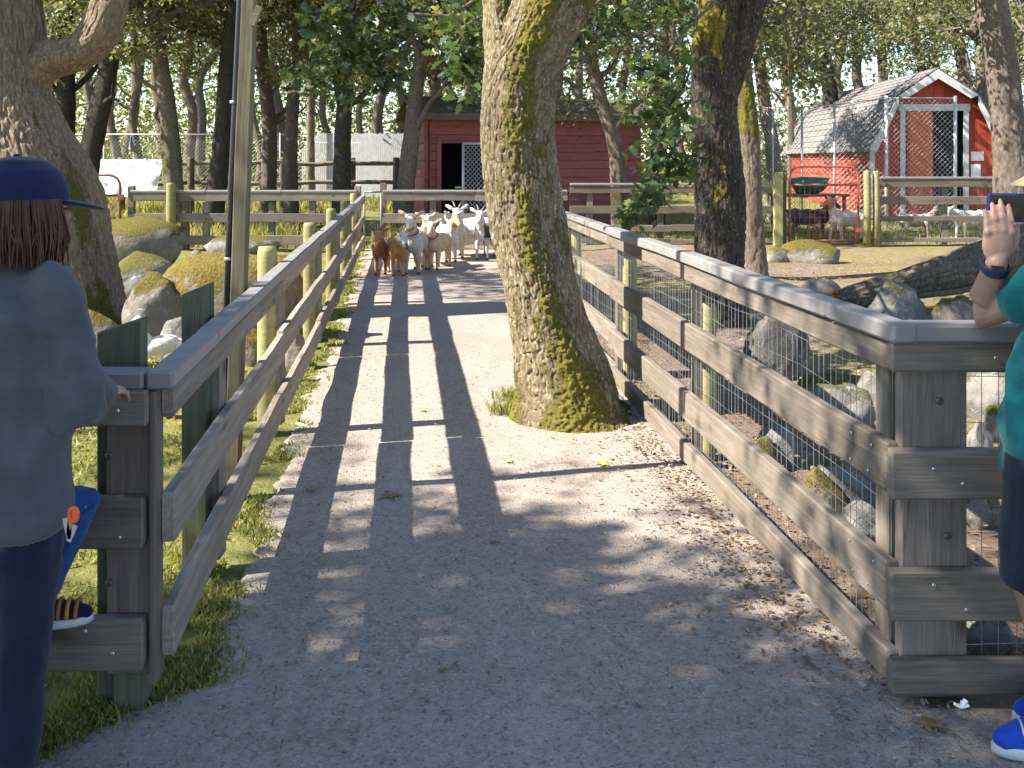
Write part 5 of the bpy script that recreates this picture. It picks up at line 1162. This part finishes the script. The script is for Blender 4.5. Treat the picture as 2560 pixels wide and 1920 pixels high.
M['shoe_stripe'] = fabric('orange_shoe', (.42, .15, .02), 30); M['sock'] = fabric('pale_sock', (.6, .52, .58), 30); M['orange'] = plain('orange_clip', (.8, .12, .03), .4, .1, 20, .05); M['band'] = plain('dark_blue_band', (.012, .02, .07), .4, .1, 20, .05); M['gold'] = plain('gold_ring', (.7, .5, .25), .3, .1, 20, 0, metal=1); M['phone_case'] = plain('blue_phone_case', (.02, .035, .22), .4, .1, 20, .05)
def screen_mat():
    m, t, b = newmat('phone_screen'); v = coord(t); n = noise(t, v, 30, 4, .6); c = ramp(t, n, [(.4, (.003, .004, .005)), (.6, (.015, .018, .006)), (.75, (.09, .085, .02))]); setc(t, b, (.01, .01, .01)); b.inputs['Roughness'].default_value = .12
    t.links.new(c, b.inputs['Emission Color']); b.inputs['Emission Strength'].default_value = .3; return m
M['screen'] = screen_mat()
def frame(org, ang):
    """local x right, y forward (turned ang degrees clockwise from +Y), z up"""
    a = R(-ang); m = Matrix.Translation(org) @ Matrix.Rotation(a, 4, 'Z'); return m
def xf(mb, m, k0=0): 
    for i in range(k0, len(mb.v)): mb.v[i] = tuple(m @ Vector(mb.v[i]))
def part(root, name, mb, voxel, mat, it=3, wr=0.0, wsc=9, col=None, seed=0):
    me = blob(name, mb, voxel, it, .5, None, mat)
    if wr:
        n = len(me.vertices); co = np.empty(n * 3, np.float32); me.vertices.foreach_get('co', co); co = co.reshape(-1, 3); no = np.empty(n * 3, np.float32); me.vertices.foreach_get('normal', no); no = no.reshape(-1, 3)
        q = co * np.array([wsc, wsc, wsc * .75]) + seed; q = q + .6 * np.stack([noise3(q * .6 + 3), noise3(q * .6 + 7), noise3(q * .6 + 11)], -1)
        h = (1 - np.abs(noise3(q)) * 2.2) * wr + .5 * wr * fbm(q * 1.9, 2); me.vertices.foreach_set('co', (co + no * h[:, None]).astype(np.float32).ravel()); me.update()
    if col is not None: paint(me, col)
    o = link(name, me, None); adopt(o, root); return o
def hand(mb, wrist, fdir, back, thumb, s=1.0, curl=.35, spread=.07):
    """fdir along the fingers, back = normal of the back of the hand, thumb = towards the thumb side"""
    wrist = Vector(wrist); f = Vector(fdir).normalized(); b = Vector(back); b = (b - f * b.dot(f)).normalized(); t = Vector(thumb); t = (t - f * t.dot(f) - b * t.dot(b)).normalized()
    pc = wrist + f * .05 * s; rot = Matrix((t, b, f)).transposed(); mb.ball(pc, (.041 * s, .0155 * s, .056 * s), rot); mb.ball(wrist + f * .075 * s, (.04 * s, .0135 * s, .03 * s), rot)
    tips = []
    for i, (off, L) in enumerate(((.030, .072), (.010, .080), (-.010, .074), (-.029, .058))):
        p = wrist + f * (.088 - .004 * abs(i - 1)) * s + t * off * s; d = (f + t * (1.2 - i) * spread).normalized(); pts = [p - f * .02 * s, p]
        c = 0
        for k, l in enumerate((.42, .32, .26)):
            c += curl * (.5, .9, .6)[k]; dd = (d * math.cos(c) - b * math.sin(c)); p = p + dd * L * l * s; pts.append(p.copy())
        mb.ball(pts[1] + b * .004 * s, .0115 * s, nu=10, nv=7); mb.ball(pts[2] + b * .002 * s, .0098 * s, nu=10, nv=7)
        mb.tube(pts, [.0095 * s, .0095 * s, .0088 * s, .008 * s, .0068 * s], 8, ball=True); tips.append(pts)
    p = wrist + f * .02 * s + t * .03 * s; d1 = (f * .75 + t * .5 - b * .4).normalized(); d2 = (f * .9 + t * .15 - b * .4).normalized()
    mb.tube([p - t * .015 * s, p + d1 * .03 * s, p + d1 * .045 * s + d2 * .015 * s, p + d1 * .045 * s + d2 * .045 * s], [.015 * s, .0125 * s, .0105 * s, .008 * s], 8, ball=True); return tips
def shoe(root, heel, toe, upper, sole, sc=1.0, extra=None, tops='upper'):
    heel = Vector(heel); toe = Vector(toe); d = (toe - heel); L = d.length; ang = math.atan2(d.y, d.x); m = Matrix.Translation(heel) @ Matrix.Rotation(ang, 4, 'Z')
    w_ = .045 * sc; mb = MB(); mb.tube([(.04, 0, .05 * sc + .01), (.10 * L / .28, 0, .048 * sc + .008), (.19 * L / .28, 0, .036 * sc + .008), (.245 * L / .28, 0, .03 * sc + .006)], [w_ * .92, w_ * .98, w_, w_ * .72], 12, ball=True)
    mb.tube([(.04, 0, .06 * sc), (.035, 0, .10 * sc)], [w_ * .85, w_ * .8], 10, ball=True); xf(mb, m); u = part(root, 'shoe', mb, .006 * max(sc, .8), upper, 3)
    mb = MB(); n = 20; pr = []
    for k in range(n):
        a = 2 * math.pi * k / n; cx = L / 2 + L / 2 * math.cos(a); wy = w_ * (1.0 + .12 * math.cos(a)) * math.sin(a); pr.append((cx, wy))
    rings = [(0, .94), (.006, 1.03), (.02 * sc + .004, 1.03), (.026 * sc + .006, .97)]; vv = [(L / 2 + (x - L / 2) * k, y * k, z) for z, k in rings for x, y in pr]; ff = [(i * n + k, i * n + (k + 1) % n, (i + 1) * n + (k + 1) % n, (i + 1) * n + k) for i in range(3) for k in range(n)] + [tuple(range(n - 1, -1, -1)), tuple(range(3 * n, 4 * n))]
    mb.add(vv, ff); xf(mb, m); o = mb.build('sole', sole, u, True); return u, m
def head(mb, m, k=1.0):
    """m maps head frame: origin at the skull centre, y forward"""
    h = MB(); h.ball((0, -.008, .02), (.076 * k, .096 * k, .098 * k)); h.ball((0, .022, -.055), (.056 * k, .068 * k, .062 * k)); h.ball((0, .098 * k, -.022), (.012, .018, .02)); h.ball((0, .083 * k, -.066), (.024, .014, .011)); h.ball((0, .075 * k, -.098), (.022, .018, .018))
    for s in (-1, 1): h.ball((s * .078 * k, -.008, -.015), (.010, .022, .032)); h.ball((s * .032, .08 * k, .028), (.026, .014, .010)); h.ball((s * .04, .068 * k, -.035), (.024, .02, .024))
    xf(h, m); mb.add(h.v, h.f)
def eyes(root, m, k=1.0):
    for s in (-1, 1):
        b = MB().ball((s * .032 * k, .082 * k, .006), .011, nu=10, nv=8); xf(b, m); b.build('eye', M['paper'], root, True)
        b = MB().ball((s * .032 * k, .0905 * k, .006), .0055, nu=8, nv=6); xf(b, m); b.build('pupil', M['eye'], root, True)

# ---- person in the grey sweatshirt, back to the viewer
w0 = Vector((-1.285, 2.31, 0)); F = frame(w0, 12); HF = frame(Vector((-1.235, 2.32, 1.562)), 52)
wm = thing('person', 'person in navy cap and blue-grey sweatshirt leaning on the left fence corner', 'person', w0)
mb = MB(); mb.loft([(0, 0, .80, .15, .10), (0, 0, .95, .14, .095), (0, 0, 1.15, .15, .10), (0, 0, 1.33, .15, .085), (0, 0, 1.42, .07, .06)], 18); mb.tube([(0, 0, 1.36), (.005, .01, 1.52)], .05, 12, ball=True)
for s in (-1, 1):
    mb.tube([(s * .085 - .01, 0, .86), (s * .08 - .02, .01, .46), (s * .075 - .02, -.02, .08)], [.085, .055, .038], 12, ball=True); mb.tube([(s * .075 - .02, -.03, .04), (s * .08 - .02, .1, .03)], [.035, .03], 10, ball=True)
el = Vector((.205, .0, 1.06)); wr = Vector((.125, .215, 1.055)); mb.tube([(.165, -.005, 1.36), el, wr], [.05, .04, .027], 12, ball=True)
el2 = Vector((-.24, .05, 1.09)); wr2 = Vector((-.14, .27, 1.055)); mb.tube([(-.165, -.005, 1.36), el2, wr2], [.05, .04, .027], 12, ball=True)
hand(mb, wr, (-.1, .9, -.15), (.3, .1, 1), (-1, 0, .2), .92, .5); hand(mb, wr2, (.1, .9, -.15), (-.3, .1, 1), (1, 0, .2), .92, .5)
xf(mb, F); head(mb, HF); part(wm, 'body', mb, .006, M['skin'], 2); eyes(wm, HF)
mb = MB(); mb.loft([(0, -.005, .775, .178, .128), (0, -.005, .80, .19, .14), (0, -.005, .835, .196, .147), (0, -.01, .95, .19, .14), (0, -.012, 1.1, .186, .132), (0, -.012, 1.24, .195, .13), (0, -.01, 1.34, .185, .115), (0, -.005, 1.405, .135, .09), (0, 0, 1.44, .075, .068)], 26)
mb.ball((.15, -.005, 1.365), (.075, .075, .07)); mb.ball((-.15, -.005, 1.365), (.075, .075, .07))
mb.tube([(.16, -.005, 1.35), (.195, -.005, 1.21), el, el + (wr - el) * .5, wr - (wr - el) * .06], [.076, .068, .062, .05, .036], 14, ball=True); mb.tube([(-.16, -.005, 1.35), (-.205, .005, 1.21), el2, el2 + (wr2 - el2) * .5, wr2 - (wr2 - el2) * .06], [.076, .068, .062, .05, .036], 14, ball=True)
xf(mb, F); part(wm, 'sweatshirt', mb, .009, M['sweat'], 3, .019, 8, seed=2)
mb = MB(); mb.loft([(0, 0, .78, .165, .122), (0, 0, .86, .165, .115)], 20)
mb.ball((0, -.02, .80), (.165, .13, .09))
for s in (-1, 1): mb.tube([(s * .085 - .01, 0, .80), (s * .085 - .02, .005, .62), (s * .08 - .02, .01, .47), (s * .078 - .02, -.015, .28), (s * .075 - .02, -.02, .12)], [.098, .08, .062, .06, .046], 14, ball=True)
xf(mb, F); part(wm, 'leggings', mb, .009, M['legging'], 3, .006, 14)
for s in (-1, 1):
    h = F @ Vector((s * .078 - .02, -.075, .0)); t = F @ Vector((s * .085 - .02 + (.05 if s > 0 else -.02), .185, .0)); shoe(wm, h, t, M['shoe_teal'], M['sole'], .95)
    mb = MB(); mb.tube([(s * .076 - .02, -.025, .06), (s * .075 - .02, -.02, .135)], [.042, .043], 12); xf(mb, F); mb.build('sock', M['sock'], wm, True)
mb = MB(); mb.loft([(0, -.030, -.118, .060, .045), (0, -.032, -.125, .088, .07), (0, -.026, -.09, .1, .088), (0, -.022, -.02, .094, .098), (0, -.02, .04, .088, .1), (0, -.015, .07, .07, .085)], 22)
xf(mb, HF); hr = part(wm, 'hair', mb, .007, M['hair'], 3, .003, 16, col=lambda co: np.array([[.075, .034, .02]]) * (1 + .5 * fbm(co * np.array([60, 60, 6]), 3))[:, None])
mb = MB()
for k in range(620):
    a = random.uniform(-2.45, 2.45) - math.pi / 2; lay = random.uniform(0, 1); r0 = .088 + .012 * lay; ca, sa = math.cos(a), math.sin(a); bt = -.112 - .03 * random.random() - .012 * lay; bul = 1.08 + .14 * lay + random.gauss(0, .03); tp = bul * random.uniform(.82, 1.12); aj = random.gauss(0, .09)
    mb.tube([(ca * r0, sa * (r0 + .016) - .012, .02), (ca * r0 * (1 + bul) / 2, sa * (r0 + .016) * (1 + bul) / 2 - .012, -.03), (math.cos(a + aj) * r0 * bul, math.sin(a + aj) * (r0 + .01) * bul - .014, -.08), (math.cos(a + 1.6 * aj) * r0 * tp, math.sin(a + 1.6 * aj) * (r0 + .005) * tp - .014, bt)], [.0035, .0035, .003, .001], 4, False)
xf(mb, HF); me = mb.mesh('hair_strands'); paint(me, lambda co: np.array([[.085, .038, .021]]) * (1 + .45 * noise3(co * np.array([70, 70, 5])))[:, None]); o = link('hair_strands', me, M['hair'], None, True); o['kind'] = 'stuff'; adopt(o, wm)
mb = MB(); mb.loft([(0, -.01, .002, .095, .115), (0, -.01, .006, .099, .119), (0, -.01, .05, .097, .117), (0, -.012, .09, .082, .1), (0, -.012, .117, .052, .064), (0, -.012, .128, .014, .016)], 26); xf(mb, HF); cp = part(wm, 'cap', mb, .006, M['cap_navy'], 2, .001, 20)
mb = MB(); mb.ball((0, .115, .006), (.078, .085, .009), Euler((-.22, 0, 0)).to_matrix(), 20, 8); xf(mb, HF); mb.build('brim', M['cap_navy'], cp, True)
b = MB().ball((0, -.012, .128), (.009, .009, .006), nu=8, nv=6); xf(b, HF); b.build('button', M['cap_navy'], cp, True)
mb = MB(); mb.tube([(.052 * math.cos(a), -.1225 + .022 * math.cos(a) ** 2, .002 + .05 * math.sin(a)) for a in np.linspace(0, math.pi, 14)], .0025, 6); xf(mb, HF); mb.build('strap_edge', M['stripe'], cp, True)
ky = thing('key_ring', 'bunch of keys with orange clip hanging at the hip', 'keys', P(182, 1290, 2.24))
c = P(186, 1285, 2.2); MB().tube([c + Vector((.010 * math.cos(a), -.004, .017 * math.sin(a))) for a in np.linspace(0, 6.28, 16)], .005, 6, False).build('clip', M['orange'], ky, True)
MB().box(c + Vector((.004, -.004, .0)), (.013, .009, .026)).build('fob', M['orange'], ky)
for k in range(3): MB().box(c + Vector((-.018 + .006 * k, .0, -.03 - .008 * k)), (.012, .003, .042), rot=Euler((0, .3 * k - .2, 0)).to_matrix()).build('key', M['gold'] if k % 2 else M['galv'], ky)

# ---- child in jeans with a foot on the lowest rail
ch = thing('person', 'child in blue jeans with one striped shoe up on the lowest left rail', 'person', (-1.45, 2.56, 0))
hp = Vector((-1.45, 2.545, .60)); k1 = Vector((-1.245, 2.63, .70)); f1 = Vector((-1.365, 2.655, .42)); k2 = Vector((-1.425, 2.56, .33)); f2 = Vector((-1.425, 2.535, .07))
mb = MB(); mb.loft([(hp.x, hp.y, .58, .10, .075), (hp.x, hp.y, .75, .095, .07), (hp.x, hp.y, .88, .11, .07), (hp.x, hp.y, .96, .05, .045)], 16); mb.tube([(hp.x, hp.y, .92), (hp.x, hp.y, 1.02)], .038, 10, ball=True)
mb.tube([hp + Vector((.05, 0, 0)), k1, f1], [.065, .045, .03], 12, ball=True); mb.tube([hp + Vector((-.03, 0, 0)), k2, f2], [.065, .045, .03], 12, ball=True)
for s in (-1, 1):
    sh = Vector((hp.x + s * .10, hp.y, .90)); e_ = Vector((hp.x + s * .12, hp.y + .05, .78)); w_ = Vector((hp.x + s * .07, hp.y + .12, .80)); mb.tube([sh, e_, w_], [.035, .028, .02], 10, ball=True); hand(mb, w_, (0, 1, .2), (0, 0, 1), (-s, 0, 0), .62, .5)
HC = frame(Vector((hp.x, hp.y + .01, 1.10)), 15); head(mb, HC, .93); part(ch, 'body', mb, .007, M['skin'], 2); eyes(ch, HC, .93)
mb = MB(); mb.loft([(hp.x, hp.y, .60, .118, .09), (hp.x, hp.y, .75, .108, .083), (hp.x, hp.y, .88, .12, .082), (hp.x, hp.y, .945, .06, .055)], 18)
for s in (-1, 1): mb.tube([(hp.x + s * .10, hp.y, .90), (hp.x + s * .125, hp.y + .05, .78), (hp.x + s * .085, hp.y + .10, .795)], [.048, .042, .032], 10, ball=True)
part(ch, 'shirt', mb, .01, M['teal'], 3, .004, 10)
mb = MB(); mb.ball(hp, (.125, .095, .1)); mb.tube([hp + Vector((.04, 0, 0)), (hp + k1) / 2 + Vector((.02, 0, .02)), k1 + Vector((.0, 0, .01)), f1 + (k1 - f1) * .12], [.088, .08, .066, .05], 14, ball=True); mb.tube([hp + Vector((-.03, 0, 0)), k2, f2 + Vector((0, 0, .02))], [.09, .066, .055], 14, ball=True); part(ch, 'jeans', mb, .009, M['jeans'], 3, .004, 16)
def stripes(u, m, L, sc, z0):
    for k in range(4):
        xk = L * (.38 + .13 * k); b = MB(); b.tube([(xk, .0345 * math.cos(a), .04 - .002 * k + (.037 - .002 * k) * math.sin(a)) for a in np.linspace(-.2, math.pi + .2, 12)], .006, 6); xf(b, m); b.build('stripe', M['shoe_stripe'] if k % 2 else M['orange_stripe'], u, True)
M['orange_stripe'] = fabric('amber_stripe', (.55, .26, .03), 20, .1, .1)
zr = .332
u, m_ = shoe(ch, (-1.40, 2.65, zr), (-1.225, 2.69, zr), M['cap_navy'], M['sole'], .72); stripes(u, m_, .18, .72, 0)
u, m_ = shoe(ch, (-1.44, 2.485, 0.012), (-1.395, 2.66, 0.012), M['cap_navy'], M['sole'], .72); stripes(u, m_, .18, .72, 0)
mb = MB(); mb.loft([(0, -.02, -.06, .07, .05), (0, -.02, .0, .085, .09), (0, -.012, .06, .08, .092), (0, -.01, .105, .05, .06), (0, -.01, .118, .015, .02)], 20); xf(mb, HC); part(ch, 'hair', mb, .008, M['hair'], 3, .004, 16, col=lambda co: np.array([[.10, .06, .03]]) + 0 * co)

# ---- man on the right photographing with a phone
mn = thing('person', 'man in teal shirt and navy shorts photographing at the right edge', 'person', (1.5, 2.58, 0))
ct = Vector((1.545, 2.57, 0)); rt = math.atan2(-.8, -.6)      # lateral axis of the torso
lat = Vector((-.6, -.8, 0)); fwd = Vector((-.8, .6, 0)); shc = Vector((1.625, 2.60, 0))
ls = shc + lat * .165 + Vector((0, 0, 1.375)); rs = shc - lat * .165 + Vector((0, 0, 1.39)); elb = Vector((1.388, 2.735, 1.218)); wri = Vector((1.378, 2.615, 1.388))
rel = Vector((1.70, 2.83, 1.235)); rwr = Vector((1.62, 2.70, 1.44))
hm = frame(Vector((1.605, 2.625, 1.575)), -40)
fd = Vector((.03, -.05, 1)); bk = Vector((-.12, -1, -.1)); th = Vector((1, -.1, 0))
mb = MB(); mb.loft([(ct.x, ct.y, .86, .155, .11, rt), (ct.x, ct.y, 1.0, .15, .11, rt), (shc.x, shc.y, 1.2, .16, .11, rt), (shc.x, shc.y, 1.36, .16, .09, rt), (shc.x, shc.y, 1.44, .07, .06, rt)], 18); mb.tube([shc + ZU * 1.38, hm @ Vector((0, -.01, -.06))], [.06, .055], 12, ball=True)
mb.tube([ls, ls + (elb - ls) * .5, elb, elb + (wri - elb) * .35, wri], [.055, .05, .043, .044, .029], 14, ball=True); mb.tube([rs, rel, rwr], [.055, .043, .029], 12, ball=True)
tips = hand(mb, wri, fd, bk, th, 1.08, .3, .01); hand(mb, rwr, (.05, -.02, 1), (.6, .7, 0), (-.7, .5, .2), 1.02, .6)
lk = Vector((1.45, 2.545, .49)); la = Vector((1.53, 2.585, .09)); rk = Vector((1.60, 2.70, .49)); ra = Vector((1.67, 2.72, .09))
for (hp_, k_, a_) in ((Vector((1.50, 2.545, .86)), lk, la), (Vector((1.58, 2.65, .88)), rk, ra)):
    mb.tube([hp_, (hp_ + k_) / 2, k_, k_ + (a_ - k_) * .3 + Vector((.015, -.005, 0)), a_], [.09, .075, .058, .06, .038], 14, ball=True); mb.tube([a_ + Vector((.03, 0, -.05)), a_ + Vector((-.1, 0, -.06))], [.035, .03], 10, ball=True)
head(mb, hm); part(mn, 'body', mb, .005, M['skin'], 2); eyes(mn, hm)
mb = MB(); mb.loft([(ct.x, ct.y, .79, .185, .15, rt), (ct.x, ct.y, .82, .193, .157, rt), (ct.x, ct.y, .95, .19, .155, rt), (ct.x + .02, ct.y + .01, 1.1, .19, .15, rt), (shc.x, shc.y, 1.25, .2, .14, rt), (shc.x, shc.y, 1.37, .19, .115, rt), (shc.x, shc.y, 1.43, .10, .085, rt), (shc.x, shc.y, 1.455, .07, .065, rt)], 24)
mb.ball(ls, .082); mb.ball(rs, .082); cuff = ls + (elb - ls) * .68; mb.tube([ls, ls + (elb - ls) * .4, cuff], [.08, .074, .07], 16); c2_ = rs + (rel - rs) * .72; mb.tube([rs, rs + (rel - rs) * .4, c2_], [.082, .08, .074], 16)
part(mn, 'shirt', mb, .0085, M['teal'], 3, .014, 8, seed=5)
mb = MB(); mb.loft([(ct.x, ct.y, .72, .185, .145, rt), (ct.x, ct.y, .84, .175, .135, rt), (ct.x, ct.y, .92, .165, .125, rt)], 22)
for (hp_, k_) in ((Vector((1.475, 2.505, .86)), Vector((1.462, 2.535, .505))), (Vector((1.575, 2.65, .86)), Vector((1.58, 2.69, .505)))): mb.tube([hp_, (hp_ + k_) / 2, k_], [.118, .115, .112], 18)
part(mn, 'shorts', mb, .009, M['shorts'], 3, .005, 10, seed=8)
MB().tube([(1.405, 2.415, .77), (1.392, 2.43, .70), (1.382, 2.44, .62), (1.37, 2.447, .515)], .008, 8).build('side_stripe', M['stripe'], mn, True)
u, m_ = shoe(mn, (1.635, 2.60, .012), (1.352, 2.585, .012), M['shoe_blue'], M['sole'], 1.05)
for k in range(4): b = MB(); x = .13 + .025 * k; b.tube([(x + .012 * math.cos(a), .04 * math.cos(a), .05 + (.052 - .004 * k) * max(0, math.sin(a))) for a in np.linspace(.5, 2.6, 9)], .003, 6); xf(b, m_); b.build('lace', M['orange'] if k == 0 else M['sole'], u, True)
for sgn in (-1, 1): b = MB(); b.tube([(.05, sgn * .049, .05), (.10, sgn * .051, .065), (.16, sgn * .050, .045), (.20, sgn * .047, .035)], .0028, 6); xf(b, m_); b.build('side_mark', M['sole'], u, True)
u, m_ = shoe(mn, (1.77, 2.74, .012), (1.488, 2.725, .012), M['shoe_blue'], M['sole'], 1.05)
mb = MB(); mb.loft([(0, -.01, .030, .165, .175), (0, -.01, .034, .166, .176), (0, -.008, .062, .112, .128), (0, -.008, .075, .106, .122), (0, -.008, .12, .096, .11), (0, -.008, .135, .07, .085), (0, -.008, .138, .02, .02)], 28); xf(mb, hm); mb.build('hat', M['tan_hat'], mn, True)
ax = (wri - elb).normalized(); c0 = wri - ax * .018; uu = ax.orthogonal().normalized(); ww = ax.cross(uu)
bnd = MB()
for off in (-.009, -.003, .003, .009): bnd.tube([c0 + ax * off + (uu * math.cos(a) + ww * math.sin(a)) * .034 for a in np.linspace(0, 2 * math.pi, 26)], .0045, 6, False)
wb = bnd.build('wristband', M['band'], mn, True)
MB().box(c0 + Vector((-.012, -.036, 0)), (.034, .008, .017), rot=Euler((0, .1, 0)).to_matrix()).build('band_display', M['black'], wb)
rp = tips[2][1] + (tips[2][2] - tips[2][1]) * .35; rd = (tips[2][2] - tips[2][1]).normalized(); ru = rd.orthogonal().normalized(); rw = rd.cross(ru)
MB().tube([rp + (ru * math.cos(a) + rw * math.sin(a)) * .0105 for a in np.linspace(0, 6.283, 16)], .002, 6, False).build('ring', M['gold'], mn, True)
ph = thing('phone', 'phone in a blue case held up by the man', 'phone', P(2530, 560, 2.645))
pc = P(2540, 520, 2.65); rotp = Euler((R(6), R(1), R(-3))).to_matrix()
def pbox(sx, sy, sz, off, name, mat, bev):
    bm = bmesh.new(); bmesh.ops.create_cube(bm, size=1)
    for v in bm.verts: v.co = Vector((v.co.x * sx, v.co.y * sy, v.co.z * sz))
    bmesh.ops.bevel(bm, geom=list(bm.edges), offset=bev, segments=3, affect='EDGES'); me = bpy.data.meshes.new(name); bm.to_mesh(me); bm.free()
    o = link(name, me, mat); o.matrix_basis = Matrix.Translation(pc + rotp @ Vector(off)) @ rotp.to_4x4(); adopt(o, ph)
pbox(.166, .010, .084, (0, 0, 0), 'case', M['phone_case'], .004); pbox(.154, .003, .072, (0, -.0055, 0), 'screen', M['screen'], .001)
mb = MB(); mb.loft([(0, -.035, -.06, .06, .06), (0, -.03, -.02, .08, .08), (0, -.022, .03, .084, .09), (0, -.018, .06, .08, .09)], 20); xf(mb, hm); part(mn, 'hair', mb, .007, M['hair'], 3, .002, 20, col=lambda co: np.array([[.16, .14, .12]]) + 0 * co)
